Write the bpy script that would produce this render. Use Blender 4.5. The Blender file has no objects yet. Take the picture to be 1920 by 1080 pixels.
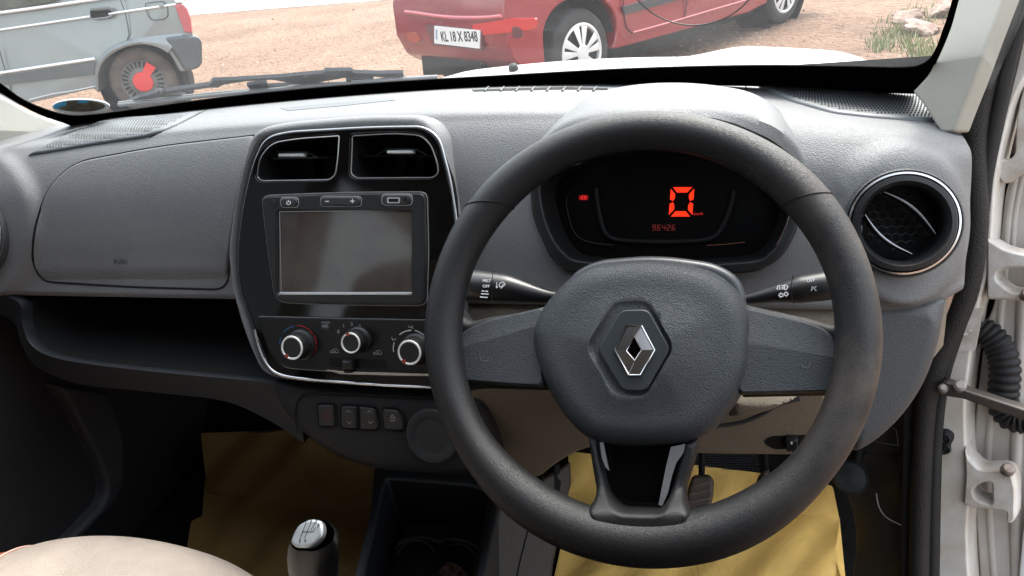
import bpy, bmesh, math, random
from mathutils import Vector as V, Matrix
from mathutils.bvhtree import BVHTree
from mathutils.geometry import delaunay_2d_cdt
random.seed(7)
SC = bpy.context.scene
COL = SC.collection
R = math.radians

# ------------------------------------------------------------ camera
CAM = V((.39, 0, 1.24))
FW = V((-.27402, .84744, -.45470)).normalized()
RT = V((.96166, .24708, -.11904)); RT = (RT - FW * RT.dot(FW)).normalized()
UP = RT.cross(FW).normalized()
FOC = 1400.0
cd = bpy.data.cameras.new('camera'); cam = bpy.data.objects.new('camera', cd); COL.objects.link(cam)
cam.matrix_world = Matrix(((RT.x, UP.x, -FW.x, CAM.x), (RT.y, UP.y, -FW.y, CAM.y), (RT.z, UP.z, -FW.z, CAM.z), (0, 0, 0, 1)))
cd.sensor_width = 36; cd.lens = FOC / 1920 * 36; cd.clip_start = .02; cd.clip_end = 2000
SC.camera = cam

def ray(px, py):
    return RT * ((px - 960) / FOC) + UP * ((540 - py) / FOC) + FW
def proj(p):
    v = p - CAM; z = v.dot(FW)
    return (960 + FOC * v.dot(RT) / z, 540 - FOC * v.dot(UP) / z)

def plane(p0, n):
    """surface function: where the sight line of a measured point meets a real plane of the car"""
    p0 = V(p0); n = V(n).normalized()
    def f(px, py):
        d = ray(px, py); t = (p0 - CAM).dot(n) / d.dot(n)
        return CAM + d * t, n
    return f
SN = V((0, -math.cos(R(22)), math.sin(R(22))))       # normal of the dashboard face
SP = V((-.02, .684, .918))
def stk(k): return plane(SP + SN * k, SN)
WC = V((.3198, .5266, .9210))                         # steering wheel centre
WN = V((-.0114, -.8155, .5786)).normalized()
WU = V((0, 0, 1)).cross(WN); WU = -WU if WU.x < 0 else WU; WU.normalize()
WV = WN.cross(WU); WV = -WV if WV.z < 0 else WV
def whl(k): return plane(WC + WN * k, WN)
def hz(z): return plane((0, 0, z), (0, 0, 1))
def yp(y): return plane((0, y, 0), (0, -1, 0))
def xp(x, s=-1): return plane((x, 0, 0), (s, 0, 0))

# ------------------------------------------------------------ materials
MATS = {}
def nd(nt, t, **kw):
    n = nt.nodes.new(t)
    for k, v in kw.items():
        if k in n.inputs.keys(): n.inputs[k].default_value = v
        else: setattr(n, k, v)
    return n
def mat(name, col, rough=.5, metal=0, spec=.5, grain=0, gscale=520, gdist=.0006, var=0, vscale=6, coat=0, emit=None, estr=1, col2=None, sheen=0, alpha=1, trans=0, wear=None, noise_bump=0, nscale=200):
    if name in MATS: return MATS[name]
    m = bpy.data.materials.new(name); m.use_nodes = True; nt = m.node_tree
    b = nt.nodes['Principled BSDF']
    b.inputs['Base Color'].default_value = (*col, 1); b.inputs['Roughness'].default_value = rough
    b.inputs['Metallic'].default_value = metal; b.inputs['Specular IOR Level'].default_value = spec
    b.inputs['Coat Weight'].default_value = coat; b.inputs['Coat Roughness'].default_value = .04
    b.inputs['Alpha'].default_value = alpha
    if sheen: b.inputs['Sheen Weight'].default_value = sheen
    if emit:
        b.inputs['Emission Color'].default_value = (*emit, 1); b.inputs['Emission Strength'].default_value = estr
    L = nt.links.new
    tc = nt.nodes.new('ShaderNodeTexCoord')
    if var or col2:
        n1 = nd(nt, 'ShaderNodeTexNoise', Scale=vscale, Detail=6.0, Roughness=.6)
        L(tc.outputs['Object'], n1.inputs['Vector'])
        mx = nt.nodes.new('ShaderNodeMix'); mx.data_type = 'RGBA'
        c2 = col2 or tuple(min(1, c * (1 + var)) for c in col); c1 = col if col2 else tuple(c * (1 - var) for c in col)
        mx.inputs[6].default_value = (*c1, 1); mx.inputs[7].default_value = (*c2, 1)
        mr = nd(nt, 'ShaderNodeMapRange'); mr.inputs[1].default_value = .35; mr.inputs[2].default_value = .65
        L(n1.outputs['Fac'], mr.inputs[0]); L(mr.outputs[0], mx.inputs[0]); L(mx.outputs[2], b.inputs['Base Color'])
        rr = nd(nt, 'ShaderNodeMapRange'); rr.inputs[3].default_value = max(0, rough - .06); rr.inputs[4].default_value = min(1, rough + .08)
        L(n1.outputs['Fac'], rr.inputs[0]); L(rr.outputs[0], b.inputs['Roughness'])
    if wear:                                            # hand-worn patches: brownish, duller
        n3 = nd(nt, 'ShaderNodeTexNoise', Scale=14.0, Detail=8.0, Roughness=.7); L(tc.outputs['Object'], n3.inputs['Vector'])
        sx = nt.nodes.new('ShaderNodeSeparateXYZ'); L(tc.outputs['Object'], sx.inputs[0])
        a = nd(nt, 'ShaderNodeMapRange'); a.inputs[1].default_value = .40; a.inputs[2].default_value = .50; L(sx.outputs[0], a.inputs[0])
        mu = nd(nt, 'ShaderNodeMath', operation='MULTIPLY'); L(a.outputs[0], mu.inputs[0])
        m2 = nd(nt, 'ShaderNodeMapRange'); m2.inputs[1].default_value = .42; m2.inputs[2].default_value = .62; L(n3.outputs['Fac'], m2.inputs[0]); L(m2.outputs[0], mu.inputs[1])
        mx = nt.nodes.new('ShaderNodeMix'); mx.data_type = 'RGBA'; mx.inputs[6].default_value = (*col, 1); mx.inputs[7].default_value = (*wear, 1)
        L(mu.outputs[0], mx.inputs[0]); L(mx.outputs[2], b.inputs['Base Color'])
    if grain:
        vo = nd(nt, 'ShaderNodeTexVoronoi', Scale=float(gscale)); vo.feature = 'DISTANCE_TO_EDGE'
        nw = nd(nt, 'ShaderNodeTexNoise', Scale=gscale * .35, Detail=3.0)
        ad = nd(nt, 'ShaderNodeMixRGB', blend_type='LINEAR_LIGHT'); ad.inputs[0].default_value = .0025
        L(tc.outputs['Object'], nw.inputs['Vector']); L(tc.outputs['Object'], ad.inputs[1]); L(nw.outputs['Color'], ad.inputs[2]); L(ad.outputs[0], vo.inputs['Vector'])
        mr = nd(nt, 'ShaderNodeMapRange'); mr.inputs[2].default_value = .22; L(vo.outputs['Distance'], mr.inputs[0])
        ad2 = nd(nt, 'ShaderNodeMath', operation='ADD'); L(mr.outputs[0], ad2.inputs[0]); L(nw.outputs['Fac'], ad2.inputs[1])
        bp = nd(nt, 'ShaderNodeBump', Strength=float(grain), Distance=gdist)
        L(ad2.outputs[0], bp.inputs['Height']); L(bp.outputs[0], b.inputs['Normal'])
    elif noise_bump:
        nw = nd(nt, 'ShaderNodeTexNoise', Scale=float(nscale), Detail=6.0); L(tc.outputs['Object'], nw.inputs['Vector'])
        bp = nd(nt, 'ShaderNodeBump', Strength=float(noise_bump), Distance=.002)
        L(nw.outputs['Fac'], bp.inputs['Height']); L(bp.outputs[0], b.inputs['Normal'])
    MATS[name] = m
    return m

DASH = mat('dash_grey', (.126, .129, .131), .55, spec=.42, grain=.48, gscale=430, gdist=.0005, var=.07, vscale=9)
DASHD = mat('dash_dark', (.034, .037, .040), .55, grain=.5, gscale=430, gdist=.0005, var=.1)
DASHB = mat('dash_lower_bounce_tint', (.15, .125, .092), .6, grain=.5, gscale=430, gdist=.0005, var=.1)  # grey plastic; brown tint stands in for light bounced off the yellow paper
LEATH = mat('wheel_grain', (.011, .011, .0115), .43, spec=.36, grain=.36, gscale=800, gdist=.0004, wear=(.050, .041, .035))
HUBM = mat('airbag_cover', (.036, .041, .046), .45, spec=.42, grain=.42, gscale=560, gdist=.0006, var=.05)
HUBS = mat('smooth_grey', (.026, .031, .036), .42, var=.05)
SMOOTHD = mat('smooth_dark', (.012, .0125, .013), .36, spec=.35, var=.15, vscale=20)
GLOSS = mat('gloss_black', (.003, .003, .003), .06, spec=.3, var=.3, vscale=30)
MATTEB = mat('matte_black', (.006, .006, .006), .75, spec=.2)
RUB = mat('rubber_black', (.012, .012, .012), .65, spec=.3, noise_bump=.3, nscale=300, var=.2, vscale=15)
CHROME = mat('satin_chrome', (.62, .62, .63), .22, 1, var=.05)
CHEEK = mat('cheek_grey', (.046, .048, .050), .52, grain=.4, gscale=430, gdist=.0004, var=.06)
POSTW = mat('post_white', (.62, .60, .56), .35, coat=.3, col2=(.50, .45, .38), vscale=26)
SILV = mat('silver_paint', (.50, .51, .52), .33, .8, var=.05)
DCHR = mat('dark_chrome', (.20, .19, .185), .22, 1)
CREAM = mat('pillar_cream', (.33, .32, .275), .65, grain=.35, gscale=900, gdist=.0003, var=.05, vscale=4)
BEIGE = mat('seat_beige', (.30, .255, .22), .7, spec=.3, grain=.5, gscale=360, gdist=.0007, var=.14, vscale=9)
REDS = mat('seat_red', (.34, .07, .05), .55, noise_bump=.2, nscale=500)
CARPET = mat('carpet', (.010, .010, .010), .95, spec=.1, noise_bump=1, nscale=600, var=.4, vscale=30)
WHITE = mat('white_print', (.75, .75, .75), .5)
DIM = mat('dim_print', (.30, .30, .30), .5)
REDP = mat('red_print', (.55, .03, .015), .5)
DRED = mat('dark_red', (.10, .012, .010), .4)
BLUEP = mat('blue_print', (.02, .10, .28), .5)
LED = mat('led_red', (.05, .005, .002), .6, spec=.1, emit=(1, .035, .010), estr=1.25)
LEDD = mat('led_red_dim', (.1, .01, .01), .5, emit=(1, .03, .01), estr=.16)
LEDM = mat('led_red_mid', (.2, .01, .01), .5, emit=(1, .02, .02), estr=.55)
ORNG = mat('orange_line', (.1, .03, .01), .5, emit=(1, .25, .08), estr=.25)
SCREEN = mat('screen_glass', (.045, .033, .029), .07, spec=.30, col2=(.075, .066, .054), vscale=14)  # brown-grey mottle painted in for a blurred reflection
BODYW = mat('white_body', (.74, .74, .74), .28, coat=.6, var=.03, vscale=8)
BODYD = mat('door_inner_grime', (.48, .46, .43), .5, col2=(.36, .32, .28), vscale=9, var=.2, noise_bump=.2, nscale=60)
MASK = mat('masking_paper', (.42, .34, .28), .8, col2=(.62, .57, .52), vscale=60, var=.2)
METAL = mat('worn_steel', (.22, .19, .17), .5, .6, col2=(.12, .08, .06), vscale=90, var=.2)
HEAD = mat('headliner', (.22, .21, .19), .9, noise_bump=.3, nscale=500)
ROOFW = mat('roof_paint', (.78, .78, .78), .3)

def paper_mat(nm, col):
    m = mat(nm, col, .62, var=.10, vscale=7)
    nt = m.node_tree; b = nt.nodes['Principled BSDF']; tc = nt.nodes.new('ShaderNodeTexCoord')
    v = nd(nt, 'ShaderNodeTexVoronoi', Scale=9.0); v.feature = 'F1'
    n = nd(nt, 'ShaderNodeTexNoise', Scale=5.0, Detail=5.0, Distortion=1.5)
    nt.links.new(tc.outputs['Object'], n.inputs['Vector']); nt.links.new(n.outputs['Color'], v.inputs['Vector'])
    bp = nd(nt, 'ShaderNodeBump', Strength=.14, Distance=.01)
    nt.links.new(v.outputs['Distance'], bp.inputs['Height']); nt.links.new(bp.outputs[0], b.inputs['Normal'])
    return m
PAPER = paper_mat('yellow_paper', (.88, .57, .16)); PAPER_SHADED = paper_mat('yellow_paper_shaded', (.26, .155, .045))  # second one: same yellow paper, footwell shade darkened into its colour

# ------------------------------------------------------------ object helpers
def tagp(o, label=None, cat=None, group=None, kind=None):
    if label: o['label'] = label
    if cat: o['category'] = cat
    if group: o['group'] = group
    if kind: o['kind'] = kind
    return o
def thing(name, loc, label, cat, group=None):
    e = bpy.data.objects.new(name, None); COL.objects.link(e); e.location = loc; e.empty_display_size = .05
    return tagp(e, label, cat, group)
def parent(o, p):
    if p is not None:
        bpy.context.view_layer.update()
        o.parent = p; o.matrix_parent_inverse = p.matrix_world.inverted()
    return o
def mk(name, vs, fs, m, par=None, sharp=35, smooth=True, mi=None):
    me = bpy.data.meshes.new(name); me.from_pydata([tuple(v) for v in vs], [], fs)
    ms = m if isinstance(m, (list, tuple)) else [m]
    for x in ms: me.materials.append(x)
    if mi: 
        for p, i in zip(me.polygons, mi): p.material_index = i
    if smooth:
        me.polygons.foreach_set('use_smooth', [True] * len(me.polygons))
        me.set_sharp_from_angle(angle=R(sharp))
    me.validate(); me.update()
    o = bpy.data.objects.new(name, me); COL.objects.link(o)
    return parent(o, par)

class Geo:
    def __init__(s): s.v = []; s.f = []; s.m = []
    def add(s, vs, fs, mi=0):
        k = len(s.v); s.v += [V(v) for v in vs]; s.f += [tuple(i + k for i in f) for f in fs]; s.m += [mi] * len(fs)
    def out(s, name, m, par=None, sharp=35): return mk(name, s.v, s.f, m, par, sharp, True, s.m)

def catmull(pts, n=6, closed=True):
    out = []; N = len(pts); P = [V(p) for p in pts]
    rng = range(N) if closed else range(N - 1)
    for i in rng:
        if closed: a, b, c, d = P[(i - 1) % N], P[i], P[(i + 1) % N], P[(i + 2) % N]
        else: a, b, c, d = P[max(i - 1, 0)], P[i], P[i + 1], P[min(i + 2, N - 1)]
        for k in range(n):
            t = k / n
            out.append(.5 * ((2 * b) + (c - a) * t + (2 * a - 5 * b + 4 * c - d) * t * t + (3 * b - a - 3 * c + d) * t ** 3))
    if not closed: out.append(P[-1])
    return out
def cm2(pts, n=5, closed=True): return [(p.x, p.y) for p in catmull([(a, b, 0) for a, b in pts], n, closed)]
def rp(pts, r, n=5):
    """polygon with rounded corners"""
    out = []; N = len(pts)
    for i in range(N):
        p = V(pts[i]); a = V(pts[i - 1]); c = V(pts[(i + 1) % N]); rr = r[i] if isinstance(r, (list, tuple)) else r
        da = (a - p); dc = (c - p); q = min(rr, da.length * .48, dc.length * .48)
        A = p + da.normalized() * q; B = p + dc.normalized() * q
        for k in range(n + 1):
            t = k / n; out.append(tuple((A * (1 - t) ** 2 + p * 2 * t * (1 - t) + B * t * t)))
    return out
def rect(x0, y0, x1, y1, r=0, sk=0): 
    pts = [(x0 + sk, y0), (x1 + sk, y0), (x1, y1), (x0, y1)]
    return rp(pts, r) if r else pts
def circ(cx, cy, rx, ry=None, n=40): 
    ry = ry or rx
    return [(cx + rx * math.cos(2 * math.pi * k / n), cy + ry * math.sin(2 * math.pi * k / n)) for k in range(n)]
def area(p): return sum(p[i - 1][0] * p[i][1] - p[i][0] * p[i - 1][1] for i in range(len(p))) / 2
def inside(x, y, loop):
    c = False
    for i in range(len(loop)):
        x1, y1 = loop[i - 1]; x2, y2 = loop[i]
        if (y1 > y) != (y2 > y) and x < (x2 - x1) * (y - y1) / (y2 - y1) + x1: c = not c
    return c
def dist(x, y, loops):
    b = 1e9
    for lp in loops:
        for i in range(len(lp)):
            x1, y1 = lp[i - 1]; x2, y2 = lp[i]; dx, dy = x2 - x1, y2 - y1; L = dx * dx + dy * dy
            t = 0 if L == 0 else max(0, min(1, ((x - x1) * dx + (y - y1) * dy) / L))
            b = min(b, (x - x1 - t * dx) ** 2 + (y - y1 - t * dy) ** 2)
    return b ** .5
def offs(lp, d):
    s = 1 if area(lp) > 0 else -1; out = []
    N = len(lp)
    for i in range(N):
        a = V(lp[i - 1]); c = V(lp[(i + 1) % N]); t = (c - a)
        if t.length < 1e-6: continue
        t.normalize(); out.append((lp[i][0] - t.y * s * d, lp[i][1] + t.x * s * d))
    return out
def dense(lp, d):
    out = []
    for i in range(len(lp)):
        a = V(lp[i]); b = V(lp[(i + 1) % len(lp)]); n = max(1, int((b - a).length / d))
        out += [tuple(a.lerp(b, k / n)) for k in range(n)]
    return out
def panel(name, outer, surf, h, m, par=None, holes=(), r=0, back=.01, step=24, crown=None, sharp=35, geo=None, mi=0, extra=(), lines=()):
    """sheet over an outline: face at height h above surf, edges rounded over r, walls down to -back"""
    if r: outer = dense(outer, max(7, r * 1.2)); holes = [dense(hh, max(7, r * 1.2)) for hh in holes]
    loops = [outer] + list(holes)
    pts = []; edges = []
    for lp in loops:
        k = len(pts); pts += [V(p) for p in lp]; n = len(lp); edges += [(k + i, k + (i + 1) % n) for i in range(n)]
    for ln in lines:
        k = len(pts); pts += [V(p) for p in ln]; edges += [(k + i, k + i + 1) for i in range(len(ln) - 1)]
    for lp in extra:
        k = len(pts); pts += [V(p) for p in lp]; n = len(lp); edges += [(k + i, k + (i + 1) % n) for i in range(n)]
    if r:
        for fr in (.12, .35, .65, 1.0, 1.3):
            for li, lp in enumerate(loops):
                q = offs(lp, r * fr if li == 0 else -r * fr); idx = []
                for p in q:
                    if inside(*p, outer) and not any(inside(*p, hh) for hh in holes) and dist(*p, loops) > r * fr * .95: idx.append(len(pts)); pts.append(V(p))
                    else: idx.append(None)
                for i_ in range(len(idx)):
                    if idx[i_] is not None and idx[i_ - 1] is not None and (pts[idx[i_]] - pts[idx[i_ - 1]]).length > .05: edges.append((idx[i_ - 1], idx[i_]))
    x0 = min(p[0] for p in outer); x1 = max(p[0] for p in outer); y0 = min(p[1] for p in outer); y1 = max(p[1] for p in outer)
    if step:
        y = y0 + step * .5; row = 0
        while y < y1:
            x = x0 + step * (.5 if row % 2 else .25)
            while x < x1:
                if inside(x, y, outer) and not any(inside(x, y, hh) for hh in holes) and dist(x, y, loops) > max(r * 1.4, step * .35) and (not extra or dist(x, y, extra) > 3): pts.append(V((x, y)))
                x += step
            y += step; row += 1
    vo, eo, fo, ov, oe, of = delaunay_2d_cdt(pts, edges, [], 0, 1e-4)
    vs = []
    for p in vo:
        P, N = surf(p.x, p.y); d = dist(p.x, p.y, loops)
        k = 1 if not r else (1 - (1 - min(1, d / r)) ** 2) ** .5
        hh = h * k
        if crown: hh += crown(p.x, p.y, d)
        vs.append(P + N * hh)
    g = geo or Geo(); fs = []
    for f in fo:
        cx = sum(vo[i].x for i in f) / len(f); cy = sum(vo[i].y for i in f) / len(f)
        if inside(cx, cy, outer) and not any(inside(cx, cy, hh) for hh in holes):
            a = sum(vo[f[i - 1]].x * vo[f[i]].y - vo[f[i]].x * vo[f[i - 1]].y for i in range(len(f)))
            fs.append(tuple(f) if a < 0 else tuple(reversed(f)))
    base = len(vs); k0 = len(g.v)
    cnt = {}
    for f in fs:
        for i in range(len(f)):
            e = (f[i - 1], f[i]); cnt[e] = 1
    bmap = {}
    for (a, b) in list(cnt):
        if (b, a) not in cnt:
            for q in (a, b):
                if q not in bmap:
                    P, N = surf(vo[q].x, vo[q].y); bmap[q] = len(vs); vs.append(P - N * back)
            fs.append((b, a, bmap[a], bmap[b]))
    g.add(vs, fs, mi)
    if geo is None: return g.out(name, m, par, sharp)

def tubegeo(g, path, rad, n=10, closed=False, ry=None, up=None, mi=0, cap=True):
    P = [V(p) for p in path]; N = len(P); rings = []
    prev = None
    for i in range(N):
        a = P[(i - 1) % N] if (closed or i) else P[0]; b = P[(i + 1) % N] if (closed or i < N - 1) else P[-1]
        t = (b - a).normalized()
        if up is not None: u = (V(up) - t * V(up).dot(t)).normalized()
        elif prev is None:
            q = V((0, 0, 1)) if abs(t.z) < .9 else V((1, 0, 0)); u = (q - t * q.dot(t)).normalized()
        else: u = (prev - t * prev.dot(t)).normalized()
        prev = u; w = t.cross(u)
        r_ = rad[i] if isinstance(rad, (list, tuple)) else rad; r2 = (ry[i] if isinstance(ry, (list, tuple)) else ry) if ry else r_
        rings.append([P[i] + u * (r_ * math.cos(2 * math.pi * k / n)) + w * (r2 * math.sin(2 * math.pi * k / n)) for k in range(n)])
    vs = [p for r_ in rings for p in r_]; fs = []
    for i in range(N if closed else N - 1):
        j = (i + 1) % N
        for k in range(n):
            k2 = (k + 1) % n; fs.append((i * n + k, i * n + k2, j * n + k2, j * n + k))
    if cap and not closed: fs += [tuple(range(n))[::-1], tuple((N - 1) * n + k for k in range(n))]
    g.add(vs, fs, mi)
def tube(name, path, rad, m, par=None, **kw):
    g = Geo(); tubegeo(g, path, rad, **kw); return g.out(name, m, par, 50)
def on(surf, pts, h=0):
    out = []
    for p in pts:
        P, N = surf(*p); out.append(P + N * h)
    return out
def loftgeo(g, rows, closed=False, mi=0, flip=False):
    n = len(rows[0]); vs = [p for r_ in rows for p in r_]; fs = []
    for i in range(len(rows) - 1):
        for k in range(n if closed else n - 1):
            k2 = (k + 1) % n; f = (i * n + k, i * n + k2, (i + 1) * n + k2, (i + 1) * n + k)
            fs.append(f[::-1] if flip else f)
    g.add(vs, fs, mi)
def loft(name, rows, m, par=None, closed=False, sharp=40, flip=False):
    g = Geo(); loftgeo(g, rows, closed, 0, flip); return g.out(name, m, par, sharp)
def lathegeo(g, prof, org, ax, n=48, mi=0, u=None):
    """prof: list of (radius, height along axis)"""
    ax = V(ax).normalized(); q = V((0, 0, 1)) if abs(ax.z) < .9 else V((1, 0, 0)); u = (q - ax * q.dot(ax)).normalized(); w = ax.cross(u)
    rows = []
    for rr, hh in prof: rows.append([V(org) + ax * hh + u * (rr * math.cos(2 * math.pi * k / n)) + w * (rr * math.sin(2 * math.pi * k / n)) for k in range(n)])
    loftgeo(g, rows, True, mi)
def boxgeo(g, c, ex, ey, ez, mi=0):
    c = V(c); ex, ey, ez = V(ex), V(ey), V(ez)
    vs = [c + ex * a + ey * b + ez * d for a in (-1, 1) for b in (-1, 1) for d in (-1, 1)]
    g.add(vs, [(0, 1, 3, 2), (4, 6, 7, 5), (0, 4, 5, 1), (2, 3, 7, 6), (0, 2, 6, 4), (1, 5, 7, 3)], mi)
def bevel(o, w, seg=3, ang=30):
    md = o.modifiers.new('bevel', 'BEVEL'); md.width = w; md.segments = seg; md.limit_method = 'ANGLE'; md.angle_limit = R(ang); return o
_tx = {}
def text(name, s, px, py, hpx, surf, m, par, ang=0, lift=.0006, ext=.0002, sx=1, shear=0, bold=0):
    P, N = surf(px, py); t = (P - CAM).dot(FW)
    sz = hpx * t / FOC / .70
    P2, _ = surf(px + 10, py); P3, _ = surf(px, py - 10)
    ux = (P2 - P).normalized(); a = R(ang); uy = (P3 - P).normalized(); uy = (uy - ux * uy.dot(ux)).normalized()
    nn = ux.cross(uy)
    ux, uy = ux * math.cos(a) + uy * math.sin(a), uy * math.cos(a) - ux * math.sin(a)
    cu = bpy.data.curves.new(name, 'FONT'); cu.body = s; cu.size = sz; cu.align_x = 'CENTER'; cu.align_y = 'CENTER'; cu.extrude = ext; cu.shear = shear; cu.resolution_u = 4; cu.offset = bold * sz
    to = bpy.data.objects.new('tmp', cu); COL.objects.link(to)
    me = bpy.data.meshes.new_from_object(to.evaluated_get(bpy.context.evaluated_depsgraph_get()))
    bpy.data.objects.remove(to)
    me.materials.clear(); me.materials.append(m)
    M = Matrix(((ux.x * sx, uy.x, nn.x, 0), (ux.y * sx, uy.y, nn.y, 0), (ux.z * sx, uy.z, nn.z, 0), (0, 0, 0, 1)))
    q = P + nn * lift
    for v in me.vertices: v.co = (M @ v.co) + q
    o = bpy.data.objects.new(name, me); COL.objects.link(o)
    return parent(o, par)
def strokes(name, lines, surf, w, m, par, lift=.0008):
    """thin printed lines: list of px polylines"""
    g = Geo()
    for ln in lines:
        pts = on(surf, ln, lift)
        for a, b in zip(pts[:-1], pts[1:]):
            n = surf(*ln[0])[1]; d = (b - a)
            if d.length < 1e-7: continue
            s = d.normalized().cross(n) * w / 2; e = d.normalized() * w * .4
            g.add([a - s - e, a + s - e, b + s + e, b - s + e], [(0, 1, 2, 3)])
    return g.out(name, m, par)
BZ0 = .99; BSL = .13
# ============================================================ DASHBOARD
def sm(t): t = max(0, min(1, t)); return t * t * (3 - 2 * t)
dash = thing('dashboard', (0, .80, .87), 'grey grained plastic dashboard with gloss black centre panel, spanning the car below the windscreen', 'dashboard')

def dprof(x):
    e = abs(x); yw = 1.045 - .33 * x * x; dz = -(.14 if x > 0 else .06) * x * x; db = (-.04 if x > 0 else .045) * x * x; en = .012 * max(0, (e - .55) / .06) ** 2; pu = .034 * max(0, (e - .535) / .065) ** 2
    return [(yw + .03, .985 + db), (yw, 1.012 + db), (.757 + .62 * (yw - .757), 1.034 + (dz + db) * .5), (.757 + .3 * (yw - .757), 1.047 + dz),
            (.768 + pu, 1.050 + dz - en), (.748 + pu, 1.041 + dz * .78 - en), (.728 + pu, 1.020 + dz * .42 - en * .9), (.707 + pu, .985 - en * .5), (.690 + pu, .940 - en * .2), (.679 + pu, .900), (.671 + pu, .876), (.668 + pu, .866), (.674 + pu, .859), (.70 + pu, .857), (.86, .857)]
rows = []
NX = 170
for i in range(NX + 1):
    x = -.612 + 1.222 * i / NX
    pr = catmull([(0, a, b) for a, b in dprof(x)], 6, False)
    row = []
    for p in pr:
        q = V((x, p.y, p.z)); px, py = proj(q)
        if p.y < .80:
            d = math.hypot(px - 1690, (py - 420) * .82); k = .012 * sm((134 - d) / 17)
            d = math.hypot((px + 42) * .95, (py - 425) * .75); k += .010 * sm((122 - d) / 16)
            q = q + SN * k
        row.append(q)
    rows.append(row)
for s, rw in ((-1, rows[0]), (1, rows[-1])):           # rounded ends
    pass
g = Geo(); loftgeo(g, [[p + V((-.004, .03, 0)) for p in rows[0]]] + rows + [[p + V((.004, .05, -.002)) for p in rows[-1]]])
bvh = BVHTree.FromPolygons([tuple(v) for v in g.v], g.f)
def drape(px, py):
    d = ray(px, py).normalized(); h = bvh.ray_cast(CAM, d)
    if h[0] is None: return hz(.996 if px > 960 else 1.024)(px, py)
    N = h[1]
    for ox, oy in ((9, 0), (-9, 0), (0, 7), (0, -7)):
        h2 = bvh.ray_cast(CAM, ray(px + ox, py + oy).normalized())
        if h2[0] is not None and (h2[0] - h[0]).length < .05: N = N + h2[1]
    N.normalize(); N = -N if N.dot(d) > 0 else N
    return h[0], N
SUR = rp([(440, 470), (452, 385), (470, 300), (492, 240), (560, 228), (700, 216), (808, 216), (842, 250), (856, 330), (872, 420), (872, 726), (700, 722), (560, 712), (505, 700), (470, 620), (448, 540)], [30, 30, 30, 40, 60, 60, 40, 50, 30, 30, 5, 30, 40, 40, 40, 30])
BEZ = rp([(447, 470), (457, 385), (476, 305), (498, 258), (540, 247), (700, 238), (795, 237), (824, 258), (845, 335), (858, 420), (860, 727), (700, 721), (600, 715), (540, 708), (506, 690), (474, 600), (451, 540)], [30, 30, 40, 30, 30, 60, 40, 50, 30, 30, 5, 30, 40, 40, 40, 60, 30])
CLU = cm2([(996, 354), (1001, 335), (1017, 318), (1054, 298), (1110, 280), (1220, 262), (1330, 268), (1420, 296), (1470, 330), (1496, 372), (1497, 417), (1484, 452), (1464, 482), (1432, 503), (1391, 512), (1240, 520), (1080, 511), (1054, 502), (1032, 480), (1016, 446), (1003, 415), (997, 386)], 4)
VR = (1692, 419); 
def drop(g, loops):
    nf = []; nm = []
    for f, m_ in zip(g.f, g.m):
        c = sum((g.v[i] for i in f), V()) / len(f); q = proj(c)
        if c.y < .80 and any(inside(q[0], q[1], L) for L in loops): continue
        nf.append(f); nm.append(m_)
    g.f = nf; g.m = nm
drop(g, [offs(BEZ, 10), offs(CLU, 7), circ(1692, 419, 84), circ(-60, 436, 72)])
g.out('upper_shell', DASH, dash, 60)

# glovebox
GLV = rp([(62, 490), (66, 430), (90, 355), (140, 306), (300, 276), (478, 256), (452, 356), (432, 470), (424, 541), (250, 536), (80, 526)], [20, 40, 60, 50, 60, 4, 30, 30, 24, 30, 30])
gb = panel('glovebox_lid', GLV, drape, .0042, DASH, dash, r=4, back=.002, step=9, crown=lambda x, y, d: -.00022 * max(0, y - 505) )
def seam(name, lp, surf, m, par, rad=.0011, closed=True, h=-.0003): 
    return tube(name, on(surf, lp, h), rad, m, par, n=6, closed=closed)
seam('lid_gap', offs(GLV, -2.2), drape, MATTEB, gb, .0014)
text('push_lettering', 'PUSH', 231, 490, 9, drape, mat('emboss_grey', (.03, .033, .035), .5), gb, ang=0, lift=.0046, ext=.0001)

# speaker / demister grilles in the dash top
GR = rp([(1420, 163), (1560, 166), (1722, 172), (1757, 230), (1640, 222), (1560, 213), (1480, 190)], [4, 10, 6, 6, 20, 20, 20])
gr = panel('speaker_grille', GR, drape, .0036, mat('grille_grey', (.085, .092, .098), .5, var=.05), dash, r=3, back=.002, step=8)
g = Geo()
y = 166.0; row = 0
while y < 232:
    st = 4.6 + (y - 166) * .045
    x = 1418 + (st * .5 if row % 2 else 0)
    while x < 1760:
        if inside(x, y, GR) and dist(x, y, [GR]) > 3.5:
            P, N = drape(x, y); 
            c = [drape(x + st * .30 * math.cos(a * 1.0472), y + st * .27 * math.sin(a * 1.0472))[0] + N * .0040 for a in range(6)]
            g.add(c, [tuple(range(6))])
        x += st
    y += st * .62; row += 1
g.out('grille_holes', MATTEB, gr)
GL = rp([(52, 293), (110, 262), (205, 222), (270, 220), (378, 211), (335, 232), (280, 258), (180, 272), (110, 284)], [4, 20, 20, 20, 4, 20, 20, 20, 20])
gl = panel('demister_panel', GL, drape, .0032, mat('grille_grey', (.085, .092, .098), .5), dash, r=3, back=.002, step=12)
g = Geo()
for k in range(46):
    x0 = 120 + k * 5.2
    ln = []
    for j in range(12):
        yy = 214 + j * 6; xx = x0 - (yy - 214) * 1.0 + .008 * (yy - 214) ** 2
        if inside(xx, yy, offs(GL, 2)): ln.append((xx, yy))
    if len(ln) > 1: 
        pts = on(drape, ln, .0032)
        tubegeo(g, pts, .0008, n=5)
g.out('ribs', DASHD, gl)
LV = [(885, 169), (960, 166), (1060, 164), (1140, 166), (1140, 169), (1060, 168), (960, 170), (888, 172)]
panel('demister_slot', LV, drape, .0006, MATTEB, dash, back=.001, step=0)
g = Geo()
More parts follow.
